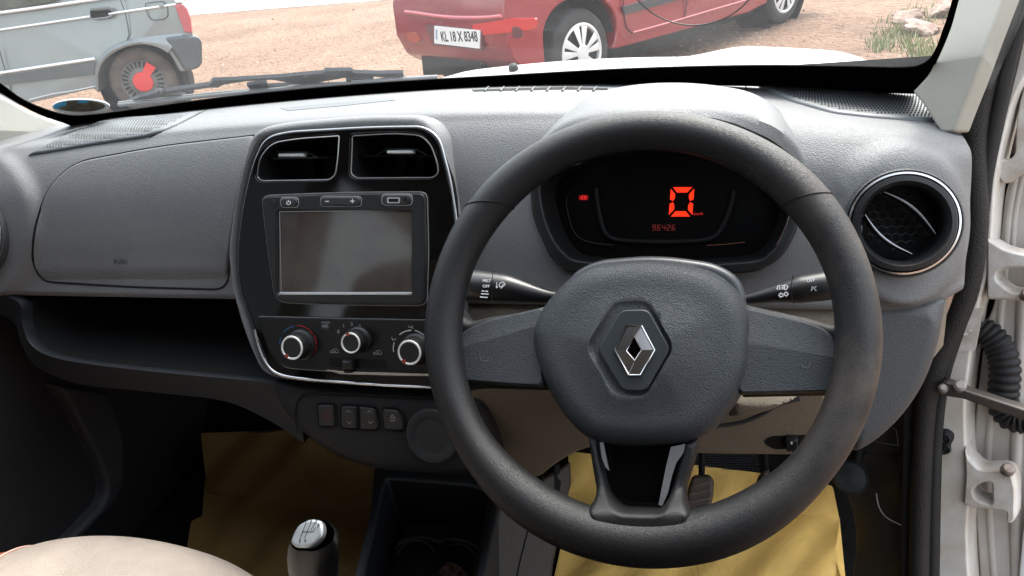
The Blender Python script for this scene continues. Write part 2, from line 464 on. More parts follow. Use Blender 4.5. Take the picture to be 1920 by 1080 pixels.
for k in range(8):
    x = 912 + k * 29; a, b = on(drape, [(x - 3, 172), (x + 4, 164.5)], .0012); tubegeo(g, [a, b], .0012, n=5)
g.out('slot_ribs', DASH, dash)
seam('shell_seam', cm2([(280, 258), (330, 236), (378, 211), (392, 205)], 4, False), drape, MATTEB, dash, .0009, False)
seam('shell_seam', [(1398, 158), (1399, 166), (1401, 176)], drape, MATTEB, dash, .0009, False)
LVD = rp([(525, 203), (640, 192), (738, 184), (742, 188), (640, 199), (540, 208)], 3)
panel('demister_strip', LVD, drape, .0005, mat('strip_grey', (.07, .075, .08), .5), dash, back=.001, step=14)

# instrument binnacle hood
A = cm2([(1004, 272), (1020, 250), (1040, 228), (1066, 205), (1098, 184), (1140, 168), (1200, 158), (1270, 155), (1340, 160), (1400, 171), (1440, 190), (1470, 215), (1490, 242), (1504, 272), (1514, 312)], 4, False)
B = cm2([(1006, 274), (1024, 256), (1046, 238), (1074, 224), (1115, 213), (1160, 207), (1210, 204), (1270, 202), (1330, 203), (1385, 211), (1422, 222), (1455, 236), (1480, 256), (1499, 280), (1513, 314)], 4, False)
Cc = cm2([(1008, 280), (1027, 262), (1050, 248), (1080, 236), (1118, 226), (1165, 220), (1212, 217), (1268, 217), (1322, 221), (1368, 231), (1405, 246), (1440, 262), (1466, 280), (1492, 300), (1512, 322)], 4, False)
n = len(A); r0 = []; r1 = []; r2 = []; r3 = []; r4 = []
for i in range(n):
    t = i / (n - 1); w = math.sin(math.pi * t) ** .6
    a = yp(.735 + .075 * w)(*A[i])[0]; b = yp(.722 - .034 * w)(*B[i])[0]; c = yp(.720 - .042 * w)(*Cc[i])[0]
    r0.append(a + V((0, .05, -.03))); r1.append(a); r2.append(b); r3.append(c)
    m0 = proj(c); cen = V((.335, .74, .945)); r4.append(c.lerp(V((c.x, .765, c.z - .018)), .9) + (cen - c) * .05)
mid = [(p * .5 + q * .5 + V((0, 0, .0035 * math.sin(math.pi * i / (n - 1))))) for i, (p, q) in enumerate(zip(r1, r2))]
def rnd(p, q, k): return [a.lerp(b, k) for a, b in zip(p, q)]
loft('instrument_hood', [r0, r1, mid, rnd(mid, r2, .7), rnd(r2, r3, .12), rnd(r2, r3, .5), rnd(r2, r3, .9)], DASH, dash, sharp=50)
loft('hood_underside', [rnd(r2, r3, .9), r3, [p.lerp(q, .15) + V((0, 0, .002)) for p, q in zip(r3, r4)], r4], MATTEB, dash, sharp=50)

# instrument cluster, sunk behind the wheel
clu = panel('instrument_cluster', CLU, stk(.003), .005, SMOOTHD, dash, holes=[cm2([(1016, 352), (1034, 325), (1080, 303), (1120, 292), (1220, 278), (1320, 282), (1400, 304), (1448, 334), (1474, 375), (1478, 412), (1462, 448), (1440, 474), (1405, 488), (1240, 496), (1095, 488), (1062, 474), (1040, 446), (1024, 405)], 4)], r=5, back=.03, step=0)
inner = cm2([(1012, 352), (1030, 322), (1080, 299), (1120, 288), (1220, 274), (1320, 278), (1404, 300), (1452, 332), (1478, 375), (1482, 412), (1466, 450), (1442, 478), (1405, 492), (1240, 500), (1092, 492), (1058, 478), (1036, 448), (1020, 405)], 4)
def cup(name, lp, surf0, depth, m, par, m2=None, shrink=.97):
    P = on(surf0, lp, 0); N = surf0(*lp[0])[1]; c = sum(P, V()) / len(P)
    Q = [(c + (p - c) * shrink) - N * depth for p in P]
    g = Geo(); loftgeo(g, [P, Q], True, 0, True); k = len(Q); g.add(Q, [tuple(range(k))], 1 if m2 else 0)
    return g.out(name, [m, m2] if m2 else m, par, 30)
cup('cluster_recess', inner, stk(.001), .035, MATTEB, clu, mat('cluster_lens', (.003, .003, .003), .35, spec=.15), .93)
CS = stk(-.0325)
def cl(px, py): return CS(px, py)
tube('dial_rim', on(CS, cm2([(1117, 352), (1120, 380), (1127, 415), (1136, 438), (1160, 450), (1240, 454), (1320, 450), (1346, 438), (1362, 410), (1372, 380), (1376, 356)], 5, False), .001), .0028, mat('dial_black', (.006, .006, .007), .6, spec=.2), clu, n=8)
tube('dial_rim', on(CS, cm2([(1100, 345), (1072, 358), (1062, 375), (1064, 395), (1072, 425), (1085, 445), (1110, 455), (1150, 460)], 5, False), .001), .0007, mat('faint_line', (.012, .012, .012), .5, spec=.2), clu, n=6)
tube('chrome_accent', on(stk(.006), cm2([(1091, 306), (1054, 318), (1017, 342), (1001, 361), (999, 386), (1007, 417), (1017, 443), (1028, 461)], 5, False)), [.0003 + .0010 * math.sin(math.pi * min(1, (k + 1) / 37)) for k in range(36)], CHROME, clu, n=6)
tube('chrome_accent', on(stk(.006), [(1482, 398), (1474, 424), (1464, 446), (1457, 459)]), .0009, CHROME, clu, n=6)
# seven-segment zero
g = Geo(); 
X0, X1, Y0, Y1 = 1254, 1299, 350, 406
def sk(x, y): return (x + (378 - y) * .075, y)
for q in [[(1260, 351), (1296, 351), (1287, 361), (1268, 361)], [(1256, 354), (1256, 374), (1262, 377), (1265, 371), (1265, 364)], [(1300, 354), (1291, 364), (1291, 371), (1294, 377), (1300, 374)],
          [(1256, 403), (1256, 382), (1262, 379), (1265, 385), (1265, 393)], [(1300, 403), (1291, 393), (1291, 385), (1294, 379), (1300, 382)], [(1260, 406), (1268, 396), (1287, 396), (1296, 406)]]:
    panel('', [sk(*p) for p in q], CS, .0012, LED, None, back=.0002, step=0, geo=g)
g.out('speed_digit', LED, clu)
text('unit_lettering', 'km/h', 1309, 401, 5, CS, LEDM, clu, lift=.001, sx=1.25, shear=.2)
SEG = {'9': 'abcdfg', '6': 'acdefg', '4': 'bcfg', '2': 'abdeg'}
g = Geo()
for k, ch in enumerate('96426'):
    x = 1223 + k * 9.2; y = 422; w_, h_ = 5.2, 9.5
    pt = {'a': [(0, 0), (1, 0)], 'b': [(1, 0), (1, .5)], 'c': [(1, .5), (1, 1)], 'd': [(0, 1), (1, 1)], 'e': [(0, .5), (0, 1)], 'f': [(0, 0), (0, .5)], 'g': [(0, .5), (1, .5)]}
    for s in SEG[ch]:
        (a, b), (c, d) = pt[s]; p, q = on(CS, [(x + a * w_ + (1 - b), y + b * h_), (x + c * w_ + (1 - d), y + d * h_)], .001); tubegeo(g, [p, q], .00042, n=4)
g.out('odometer_digits', LEDM if False else mat('led_odo', (.1, .01, .01), .5, emit=(1, .03, .015), estr=.08), clu)
bw = panel('brake_warning_light', circ(1094.5, 370.5, 6, 4.6), CS, .001, LEDM, clu, back=0, step=0)
strokes('warning_mark', [[(1094.5, 367.5), (1094.5, 371.5)], [(1094.5, 373), (1094.5, 374)]], CS, .0007, MATTEB, clu, .0014)
strokes('warning_mark', [[(1088, 366), (1086.3, 370.5), (1088, 375)], [(1101, 366), (1102.7, 370.5), (1101, 375)]], CS, .0005, LEDM, clu, .0012)
tube('accent_line', on(CS, [(1326, 460), (1360, 458), (1396, 454)], .002), .0003, mat('amber_line', (.02, .008, .004), .5, emit=(1, .2, .06), estr=.07), clu, n=4)

# ---- round air vents
def round_vent(cx, cy, rx, ry, surf, slats, q=1):
    c, N = surf(cx, cy); k = (c - CAM).dot(FW) / FOC
    R0 = rx * k * 1.02
    ax = N
    g = Geo(); lathegeo(g, [(R0 * 1.03, -.01), (R0 * 1.03, .003), (R0 * 1.0, .0045), (R0 * .985, .003)], c, ax, 64, 0)
    v = g.out('air_vent', DASHD, dash)
    g = Geo(); lathegeo(g, [(R0 * .985, .002), (R0 * .965, .0055), (R0 * .93, .006), (R0 * .915, .004)], c, ax, 64); g.out('trim_ring', CHROME, v)
    g = Geo(); lathegeo(g, [(R0 * .915, .003), (R0 * (.735 * q + .155), .0075), (R0 * (.735 * q + .065), .0085), (R0 * .735 * q, .005), (R0 * .71 * q, -.004)] if q == 1 else [(R0 * .915, .003), (R0 * .90, .006), (R0 * .885, .003), (R0 * .875, -.004)], c, ax, 64); g.out('bezel', SMOOTHD, v)
    g = Geo(); lathegeo(g, [(R0 * .73 * q, .0), (R0 * .70 * q, -.030), (0.0001, -.030)], c, ax, 48); g.out('duct', MATTEB, v)
    u = V((1, 0, 0)); w = ax.cross(u); w = -w if w.z < 0 else w
    g = Geo(); hs = R0 * .17
    for i in range(-5, 6):
        for j in range(-5, 6):
            qx = (i + (.5 if j % 2 else 0)) * hs; qy = j * hs * .866
            if math.hypot(qx, qy) > R0 * .60: continue
            pts = [c - ax * .024 + u * (qx + hs * .577 * math.cos(a * math.pi / 3 + math.pi / 6)) + w * (qy + hs * .577 * math.sin(a * math.pi / 3 + math.pi / 6)) for a in range(6)]
            for a in range(3): tubegeo(g, [pts[a], pts[a + 1]], .0006, n=4, cap=False)
    g.out('honeycomb', mat('comb', (.012, .012, .012), .5, spec=.3), v)
    for (x0, y0, x1, y1) in slats:
        a = surf(x0, y0)[0]; b = surf(x1, y1)[0]; m_ = (a + b) / 2; d = (b - a).normalized(); out = (m_ - c); 
        g = Geo(); rowsA = []
        for t in [k / 12 for k in range(13)]:
            p = a.lerp(b, t) + (out.normalized() * .005 if out.length > 1e-4 else V()) * math.sin(math.pi * t) - ax * .001
            rowsA.append(p)
        up_ = ax.cross(d)
        loftgeo(g, [[p + up_ * .0009 for p in rowsA], [p + ax * .0012 for p in rowsA], [p - up_ * .0009 for p in rowsA], [p - up_ * .0016 - ax * .016 for p in rowsA], [p + up_ * .0002 - ax * .016 for p in rowsA]])
        g.out('slat', SMOOTHD, v, 30)
        tube('slat_edge', [p + ax * .0012 for p in rowsA], [.0003 + .0008 * math.sin(math.pi * k / 12) for k in range(13)], mat('slat_grey', (.30, .31, .32), .3, .5), v, n=6)
    return v
vr = round_vent(1692, 419, 97, 97, stk(.016), [(1658, 360, 1754, 438), (1622, 402, 1710, 476)])
tagp(vr, 'round air vent at the right end of the dashboard')
vl = round_vent(-52, 436, 78, 78, stk(.016), [(-80, 380, -6, 425), (-110, 420, -8, 456)], 1.18)

# ---- centre panel
HL = rp([(482, 331), (487, 296), (510, 268), (560, 260), (636, 255), (633, 300), (629, 328), (618, 337), (490, 339)], [8, 14, 18, 20, 3, 10, 8, 8, 8])
HR = rp([(661, 255), (740, 250), (790, 254), (808, 272), (820, 305), (822, 325), (812, 333), (668, 334), (658, 326)], [3, 30, 20, 14, 10, 8, 8, 8, 6])
DEV = rp([(492, 368), (640, 362), (800, 361), (803, 470), (800, 572), (640, 571), (518, 566), (505, 480)], [14, 60, 14, 30, 16, 60, 24, 30])
sur = panel('centre_surround', SUR, stk(.001), .021, DASH, dash, r=14, back=.02, step=24, holes=[offs(BEZ, 14)])
bez = panel('centre_bezel', BEZ, stk(.020), .004, GLOSS, dash, holes=[HL, HR], r=4, back=.012, step=24)
tube('chrome_trim', on(stk(.0225), offs(BEZ, .5)), .0013, SILV, bez, n=8, closed=True)
tube('chrome_trim', on(stk(.0235), cm2([(478, 618), (486, 652), (500, 682), (520, 700), (560, 709), (640, 716), (720, 722), (800, 726), (850, 728)], 5, False)), .0018, CHROME, bez, n=8)
for H in (HL, HR):
    cv = cup('air_vent', H, stk(.022), .045, MATTEB, dash, None, .95)
    tube('vent_trim', on(stk(.0240), H), .0007, mat('thin_silver', (.34, .34, .34), .3, .8), cv, n=6, closed=True)
    lft = H is HL
    # the horizontal blade and its silver thumb tab
    yb = 297 if lft else 292; xa, xb = (492, 632) if lft else (664, 818)
    b0 = on(stk(.010), [(xa, yb), (xb, yb - (2 if lft else -1))]); up_ = V((0, math.sin(R(22)), math.cos(R(22))))
    g = Geo(); a, b = b0
    loftgeo(g, [[a - SN * .03 + up_ * .004, b - SN * .03 + up_ * .004], [a + up_ * .001, b + up_ * .001], [a - up_ * .0012, b - up_ * .0012], [a - SN * .03 - up_ * .0004 + up_ * .004, b - SN * .03 + up_ * .0036]])
    bl = g.out('blade', GLOSS, cv, 30)
    tx0, tx1, ty = (503, 596, 292) if lft else (706, 800, 286)
    T = stk(.012)
    arc = cm2([(tx0, ty + 6), (tx0 + 10, ty), (tx0 + 25, ty - 4), (tx1 - 30, ty - 5), (tx1 - 14, ty - 2), (tx1, ty + 5)], 5, False)
    P = on(T, arc)
    g = Geo(); loftgeo(g, [[p - SN * .014 + up_ * .001 for p in P], [p + up_ * .0012 for p in P], [p + SN * .0012 for p in P], [p - up_ * .0006 for p in P]])
    g.out('thumb_tab', CHROME, cv, 30)
    panel('thumb_grip', rect(tx0 + 20, ty - 4, tx1 - 25, ty + 2.5, 2), stk(.0135), .002, mat('grip_silver', (.6, .6, .58), .5, .3, noise_bump=.6, nscale=1500), cv, r=2, back=.006, step=0)
    g = Geo()
    for k in range(24):
        x = tx0 + 16 + k * (tx1 - tx0 - 36) / 23; p = T(x, ty - 5)[0] + up_ * .0011; boxgeo(g, p - SN * .004, (.0003, 0, 0), SN * .005, up_ * .0007)
    g.out('tab_ribs', SMOOTHD, cv)
    for k in range(3 if lft else 4):
        x = xa + 30 + k * 34; p = on(stk(-.012), [(x, 268), (x - 3, 330)]); q = [a_ - SN * .012 for a_ in p]
        g = Geo(); g.add([p[0], p[1], q[1], q[0]], [(0, 1, 2, 3)]); g.out('vane', MATTEB, cv)
# infotainment
dev = panel('infotainment_unit', DEV, stk(.0245), .004, SMOOTHD, dash, r=4, back=.004, step=26, holes=[rect(524, 396, 773, 551, 4)])
tube('edge_line', on(stk(.0255), offs(DEV, -1)), .0007, mat('edge_grey', (.2, .2, .2), .4, .5), dev, n=6, closed=True)
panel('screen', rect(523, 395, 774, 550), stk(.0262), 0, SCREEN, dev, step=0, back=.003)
panel('screen_trim', rect(525, 547.5, 774, 553, 1), stk(.027), .0022, SILV, dev, r=1, back=.002, step=0)
strokes('screen_edge', [[(525, 397), (528, 547)], [(525, 397), (770, 394)]], stk(.0266), .0006, DIM, dev)
def button(name, lp, k, h, m, par, r=3): return panel(name, lp, stk(k), h, m, par, r=r, back=.003, step=0)
S3 = .0285
BT = mat('button_rubber', (.017, .018, .019), .45, var=.1)
b1 = button('power_button', rect(527, 371, 559, 388, 8), S3, .0022, BT, dev)
tube('button_rim', on(stk(S3 + .0004), rect(526, 370, 560, 389, 8)), .0004, DIM, b1, n=5, closed=True)
tube('power_symbol', on(stk(S3 + .0025), [(541 + 3.6 * math.sin(a), 380 - 3.6 * math.cos(a)) for a in [R(35 + k * 29) for k in range(11)]]), .0004, WHITE, b1, n=4)
tube('power_symbol', on(stk(S3 + .0025), [(541, 375), (541, 379.5)]), .0004, WHITE, b1, n=4)
b2 = button('volume_rocker', rect(602, 369, 677, 386, 8), S3, .0024, BT, dev)
tube('button_rim', on(stk(S3 + .0004), rect(601, 368, 678, 387, 8)), .0004, DIM, b2, n=5, closed=True)
strokes('minus_symbol', [[(611, 377.5), (617, 377.5)]], stk(S3 + .0026), .0009, WHITE, b2)
strokes('plus_symbol', [[(658, 377), (665, 377)], [(661.5, 373.5), (661.5, 380.5)]], stk(S3 + .0026), .0009, WHITE, b2)
b3 = button('socket_plate', rect(717, 365, 772, 384, 9), S3, .002, BT, dev)
tube('socket_rim', on(stk(S3 + .0004), rect(716, 364, 773, 385, 9)), .0005, DIM, b3, n=5, closed=True)
panel('usb_port', rect(726, 370, 750, 381, 2), stk(S3 + .0023), .0004, SILV, b3, step=0, holes=[rect(729, 372.5, 747, 379, 1)], back=.0003)
panel('usb_slot', rect(729, 372.5, 747, 379, 1), stk(S3 + .0022), .0003, MATTEB, b3, step=0, back=.0002)
P0, N0 = stk(S3 + .002)(761, 375.5); g = Geo(); lathegeo(g, [(.0032, 0), (.0032, .0012), (.0020, .0012), (.0019, 0), (.0001, 0)], P0, N0, 20); g.out('audio_jack', BT, b3)
P0, N0 = stk(S3)(512, 380); g = Geo(); lathegeo(g, [(.0034, 0), (.0034, .0012), (.0026, .0014), (.0024, .0002), (.0001, .0004)], P0, N0, 20); g.out('microphone', BT, dev)
# climate panel
CLI = rp([(482, 592), (640, 596), (862, 600), (862, 704), (700, 700), (600, 696), (530, 690), (505, 660)], [8, 60, 5, 5, 60, 60, 30, 30])
cli = panel('climate_panel', CLI, stk(.0245), .0025, mat('climate_face', (.006, .0055, .0055), .38, spec=.3, var=.1), dash, r=3, back=.003, step=26)
tube('panel_edge', on(stk(.0265), offs(CLI, 1)), .0005, mat('edge_grey', (.2, .2, .2), .4, .5), cli, n=5, closed=True)
CF = stk(.027)
panel('gloss_strip', rp([(608, 692), (650, 696), (820, 701), (850, 702), (850, 705), (760, 704), (640, 701)], 2), CF, .0012, mat('strip_mirror', (.5, .5, .5), .12, .9), cli, step=0, back=.001)
def knob(cx, cy, rx, ptr, small=False):
    c, N = stk(.027)(cx + 9, cy - 11); k = (c - CAM).dot(FW) / FOC; r_ = rx * k; hh = .020
    top = stk(.027 + hh)(cx, cy)[0]
    ax = (top - c).normalized() if False else N
    c = top - N * hh
    g = Geo(); lathegeo(g, [(r_ * 1.28, 0), (r_ * 1.26, .004), (r_ * 1.1, .0055), (r_ * 1.06, .016), (r_ * 1.0, hh - .001), (r_ * .97, hh), (r_ * .0001, hh)], c, ax, 40)
    u = V((1, 0, 0)); w = ax.cross(u); w = -w if w.z < 0 else w
    for a in range(30):
        t = a * math.pi / 15; d = u * math.cos(t) + w * math.sin(t); boxgeo(g, c + d * r_ * 1.08 + ax * .010, d * .0004, u.cross(d) * .0001 + w * 0 + ax.cross(d) * .0005, ax * .004)
    kn = g.out('climate_knob', SMOOTHD, cli)
    g = Geo(); n = 60; rr = []
    a0 = ptr + .20; 
    for t in [a0 + (2 * math.pi - .40) * k2 / n for k2 in range(n + 1)]:
        d = u * math.cos(t) + w * math.sin(t); rr.append([c + d * r_ * .80 + ax * (hh + .0006), c + d * r_ * .83 + ax * (hh + .0014), c + d * r_ * .94 + ax * (hh + .0014), c + d * r_ * .97 + ax * (hh + .0004)])
    loftgeo(g, rr); g.out('knob_ring', mat('ring_silver', (.72, .72, .70), .4, .2), kn, 50)
    d = u * math.cos(ptr) + w * math.sin(ptr); g = Geo(); boxgeo(g, c + d * r_ * .84 + ax * (hh + .0008), d * r_ * .15, ax.cross(d) * .0014, ax * .0006); g.out('pointer', mat('pointer_red', (.30, .035, .02), .4), kn)
    return kn
k1 = knob(548, 652, 23, R(233)); k2 = knob(658, 643, 20, R(108)); k3 = knob(768, 661, 24, R(236))
tagp(k1, 'temperature knob between blue and red marks'); tagp(k2, 'fan speed knob with numbers 0 to 4'); tagp(k3, 'air direction knob nearest the steering wheel')
def arcp(cx, cy, r_, a0, a1, n=7): return [(cx + r_ * math.cos(R(a0 + (a1 - a0) * k / n)), cy - r_ * math.sin(R(a0 + (a1 - a0) * k / n))) for k in range(n + 1)]
strokes('cold_marks', [arcp(558, 645, 33, 158, 178), arcp(558, 645, 34, 116, 138), arcp(558, 645, 34, 100, 112)], CF, .0012, BLUEP, cli)
strokes('hot_marks', [arcp(558, 645, 35, 64, 90), arcp(558, 645, 35, 34, 58), arcp(558, 645, 36, 2, 26), arcp(558, 645, 36, -28, -6)], CF, .0012, mat('hot_red', (.40, .02, .015), .5), cli)
strokes('airflow_marks', [arcp(772, 653, 34, 92, 130), arcp(772, 653, 34, 48, 78), arcp(772, 653, 34, 162, 190)], CF, .0012, mat('mark_grey', (.5, .5, .5), .5), cli)
for s, x, y in (('0', 635, 622), ('1', 645, 611), ('2', 660, 608), ('3', 675, 612), ('4', 687, 623)): text('speed_number', s, x, y, 6.5, CF, DIM, cli)
ac = button('ac_button', rect(601, 603, 620, 620, 3), .027, .0015, BT, cli); text('ac_lettering', 'A/C', 610.5, 611.5, 5.5, stk(.0287), DIM, ac)
def carsym(x, y): return [[(x - 7, y + 3), (x - 7, y), (x - 3, y - 1), (x, y - 4), (x + 5, y - 4), (x + 8, y), (x + 8, y + 3), (x - 7, y + 3)], [(x - 3, y + 1), (x + 3, y + 1), (x + 1, y - 1)]]
strokes('recirculation_symbol', carsym(627, 658), CF, .0005, DIM, cli); strokes('recirculation_symbol', carsym(708, 661), CF, .0005, DIM, cli)
strokes('fan_symbol', [[(690, 638), (697, 640)], [(694, 635), (693, 643)], [(691, 641), (697, 636)]], CF, .0012, DIM, cli)
strokes('vent_symbol', [[(766, 611), (769, 614), (773, 613), (775, 616)], [(772, 610), (774, 612)], [(737, 636), (741, 637), (743, 634)], [(735, 632), (737, 638)]], CF, .0008, DIM, cli)
panel('slider_slot', rp([(617, 671), (722, 674), (727, 691), (640, 689), (620, 686)], 2), CF, .0006, MATTEB, cli, step=0, back=.0004)
sl = panel('slider_knob', rect(646, 673, 668, 692, 3), CF, .009, SMOOTHD, cli, r=4, back=.002, step=0)
panel('slider_grip', rect(650, 690, 664, 698, 2), CF, .008, GLOSS, sl, r=2, back=.002, step=0)

# ---- open shelf below the glovebox, and its lip
g = Geo()
top = cm2([(-160, 430), (-40, 530), (38, 560), (46, 600), (60, 638), (92, 660), (150, 674), (280, 690), (400, 701), (510, 711), (560, 717)], 5, False)
bot = cm2([(-180, 440), (-70, 560), (20, 600), (38, 640), (60, 680), (100, 704), (160, 722), (300, 737), (420, 752), (500, 786), (570, 830)], 5, False)
T = on(stk(-.004), top); Bt = on(stk(-.02), bot)
T2 = [p + SN * .004 - up_ * .003 for p in T]
back_ = [p - SN * .012 + V((0, .0, -.002)) for p in T]
deep = [p + V((0, .20, .01)) for p in T]; und = [p + V((0, .16, -.015)) for p in Bt]
loft('shelf_lip', [back_, T, T2, rnd(T2, Bt, .3), rnd(T2, Bt, .8), Bt, [p + V((0, .03, -.004)) for p in Bt], und], mat('lip_grey', (.012, .015, .018), .55, spec=.35, grain=.4, gscale=430, gdist=.0004), dash, sharp=50)
loft('shelf_floor', [back_, deep], MATTEB, dash)
mk('shelf_back', [(-.66, .86, .68), (.62, .86, .68), (.62, .86, .90), (-.66, .86, .90)], [(0, 1, 2, 3)], MATTEB, dash)
# ---- switch console under the centre panel
SWC = rp([(508, 710), (620, 722), (850, 734), (905, 742), (925, 800), (930, 880), (860, 891), (706, 880), (640, 858), (585, 825), (540, 780)], [20, 60, 60, 10, 20, 50, 40, 50, 60, 60, 50])
swc = panel('switch_console', SWC, stk(.004), .012, mat('console_dark', (.013, .013, .0135), .6, spec=.25, grain=.4, gscale=430, gdist=.0004), dash, r=34, back=.06, step=24)
SF = stk(.0165)
seam('console_seam', cm2([(558, 812), (554, 780), (558, 752), (575, 738), (620, 736), (700, 740), (800, 745), (860, 748)], 5, False), SF, MATTEB, dash, .0008, False, 0)
def switch(lp, lab=None):
    s = panel('switch_button', lp, stk(.0155), .0035, mat('switch_black', (.010, .010, .0105), .38, var=.15), swc, r=3, back=.002, step=0)
    tube('button_gap', on(stk(.0168), offs(lp, -2)), .0008, MATTEB, s, n=5, closed=True)
    if lab: s['label'] = lab
    return s
s1 = switch(rp([(596, 757), (628, 758), (631, 798), (600, 798)], 6), 'hazard warning button with a red triangle')
TOP = stk(.0192)
strokes('hazard_triangle', [[(612, 770), (606, 783), (619, 783), (612, 770)]], TOP, .0007, mat('hazard_red', (.16, .012, .01), .5), s1)
s2 = switch(rp([(640, 759), (671, 761), (672, 803), (641, 801)], [8, 2, 4, 8])); s3 = switch(rp([(675, 761), (706, 764), (712, 805), (677, 804)], [2, 8, 8, 4]))
for s_, x in ((s2, 654), (s3, 694)): strokes('window_arrows', [[(x - 4, 773), (x, 769), (x + 4, 773)], [(x - 3, 790), (x + 1, 794), (x + 5, 790)]], TOP, .0006, DIM, s_)
s4 = switch(rp([(718, 765), (748, 767), (758, 785), (759, 806), (722, 804)], [5, 12, 8, 6, 6]), 'central locking button with a padlock')
strokes('padlock_symbol', [[(733, 782), (741, 782), (741, 789), (733, 789), (733, 782)], [(734.5, 782), (735, 778), (737, 777), (739, 778), (739.5, 782)], [(737, 784), (737, 787)]], TOP, .0006, DIM, s4)
c, N = stk(.016)(812, 817); g = Geo(); lathegeo(g, [(.031, -.004), (.031, .002), (.029, .0045), (.023, .005), (.020, .0035), (.018, .0035), (.0001, .0045)], c, N, 48); g.out('socket_cover', mat('cap_grey', (.024, .025, .026), .55, spec=.3, var=.08), dash)
# ---- driver side lower trim
rows = []
for i in range(41):
    t = i / 40; x = .115 + .485 * t
    lo = .705 + .10 * max(0, (x - .50) / .10) ** 2; y0 = .672 + .05 * max(0, (x - .55) / .05) ** 2
    pr = [(.74, .862), (y0 + .012, .858), (y0 - .004, .84), (y0 - .012, .80), (y0 + .0, lo + .05), (y0 + .014, lo + .012), (y0 + .05, lo), (y0 + .16, lo - .01)]
    rows.append(catmull([(x, a, b) for a, b in pr], 4, False))
rows.append([p + V((.004, .05, 0)) for p in rows[-1]])
lt = loft('lower_trim', rows, DASHB, dash, sharp=60)
# right-hand cheek of the lower dash
CHK = rp([(1600, 560), (1770, 556), (1757, 640), (1730, 715), (1690, 775), (1640, 822), (1590, 850), (1560, 700)], [10, 8, 50, 60, 60, 60, 30, 10])
panel('lower_cheek', CHK, stk(-.03), .024, CHEEK, dash, r=26, back=.05, step=22)
# knee panel below the column, facing slightly down
KN0 = stk(.012)(1300, 720)[0]; KNP = lambda k: plane(KN0 + V((0, -.985, -.17)) * k, (0, -.985, -.17))
panel('knee_panel', rp([(850, 700), (880, 765), (916, 814), (985, 884), (1012, 888), (1060, 850), (1112, 826), (1313, 842), (1540, 843), (1549, 800), (1552, 690), (860, 690)], [10, 30, 30, 20, 16, 30, 30, 60, 14, 20, 4, 4]), KNP(0), .012, DASHB, dash, r=12, back=.07, step=22)
tube('shroud_crease', on(KNP(.0125), cm2([(1330, 800), (1390, 792), (1430, 776), (1460, 758), (1500, 748)], 5, False)), .0022, DASHD, dash, n=8)
KR = rp([(1430, 828), (1445, 818), (1520, 815), (1540, 812), (1540, 838), (1500, 840), (1450, 842)], 9)
panel('lever_recess', KR, KNP(.0122), .0006, MATTEB, dash, step=0, back=.001)
panel('latch_tab', rect(1472, 815, 1496, 838, 4), KNP(.012), .008, SMOOTHD, dash, r=3, back=.003, step=0)
text('latch_mark', '8', 1484, 830, 6, KNP(.0203), WHITE, dash)
strokes('panel_seam', [[(1640, 797), (1665, 797), (1680, 806), (1684, 835), (1640, 828)]], stk(-.03), .0008, MATTEB, dash)
# ============================================================ STEERING WHEEL
sw = thing('steering_wheel', WC, 'black grained three-spoke steering wheel with a diamond emblem, in front of the instrument cluster', 'steering wheel')
def wpt(a, r_, k=0): return WC + (WU * math.cos(a) + WV * math.sin(a)) * r_ + WN * k
path = []; ra = []; rb = []
NS = 180
for i in range(NS):
    a = 2 * math.pi * i / NS; path.append(wpt(a, .1675)); 
    bot = sm((-math.sin(a) - .55) / .4); gr_ = math.exp(-((a - R(42)) / .30) ** 2) + math.exp(-((a - R(140)) / .30) ** 2)
    sp = math.exp(-((a - R(-2)) / .25) ** 2) + math.exp(-((a - R(358)) / .25) ** 2) + math.exp(-((a - R(182)) / .25) ** 2)
    ra.append(.0160 + .0042 * bot + .0012 * gr_ + .0006 * sp); rb.append(.0172 + .0028 * bot + .001 * gr_)
g = Geo(); tubegeo(g, path, ra, n=28, closed=True, ry=rb, up=None)
# build rings explicitly so the section stays aligned with the wheel
g = Geo(); rows = []
for i in range(NS):
    a = 2 * math.pi * i / NS; d = WU * math.cos(a) + WV * math.sin(a)
    rows.append([path[i] + d * (ra[i] * math.cos(t)) + WN * (rb[i] * math.sin(t)) for t in [2 * math.pi * k / 28 for k in range(28)]])
vs = [p for r_ in rows for p in r_]; fs = []
for i in range(NS):
    j = (i + 1) % NS
    for k in range(28): k2 = (k + 1) % 28; fs.append((i * 28 + k, j * 28 + k, j * 28 + k2, i * 28 + k2))
g.add(vs, fs); rim = g.out('rim', LEATH, sw, 60)
for a0, tw in ((39, .10), (141.5, -.16)):
    pts = []
    for k in range(24):
        t = 2 * math.pi * k / 24; a = R(a0) - tw * math.cos(t) * .5; i = int(a / (2 * math.pi) * NS) % NS; d = WU * math.cos(a) + WV * math.sin(a)
        pts.append(WC + d * .1675 + d * (ra[i] * 1.005 * math.cos(t)) + WN * (rb[i] * 1.005 * math.sin(t)))
    tube('rim_seam', pts, .0007, MATTEB, rim, n=5, closed=True)
HUBO = cm2([(999, 640), (1003, 610), (1017, 583), (1047, 544), (1085, 512), (1122, 497), (1179, 489), (1235, 488), (1291, 496), (1336, 510), (1366, 529), (1388, 553), (1402, 580), (1409, 612), (1411, 649), (1407, 694), (1389, 742), (1362, 780), (1336, 808), (1306, 826), (1268, 834), (1197, 837), (1141, 833), (1104, 821), (1070, 791), (1036, 742), (1010, 690)], 4)
HEX = rp([(1164, 580), (1217, 579), (1260, 655), (1213, 735), (1167, 734), (1119, 655)], 13)
HEX = dense(HEX, 9); HEXO = offs(HEX, -4)
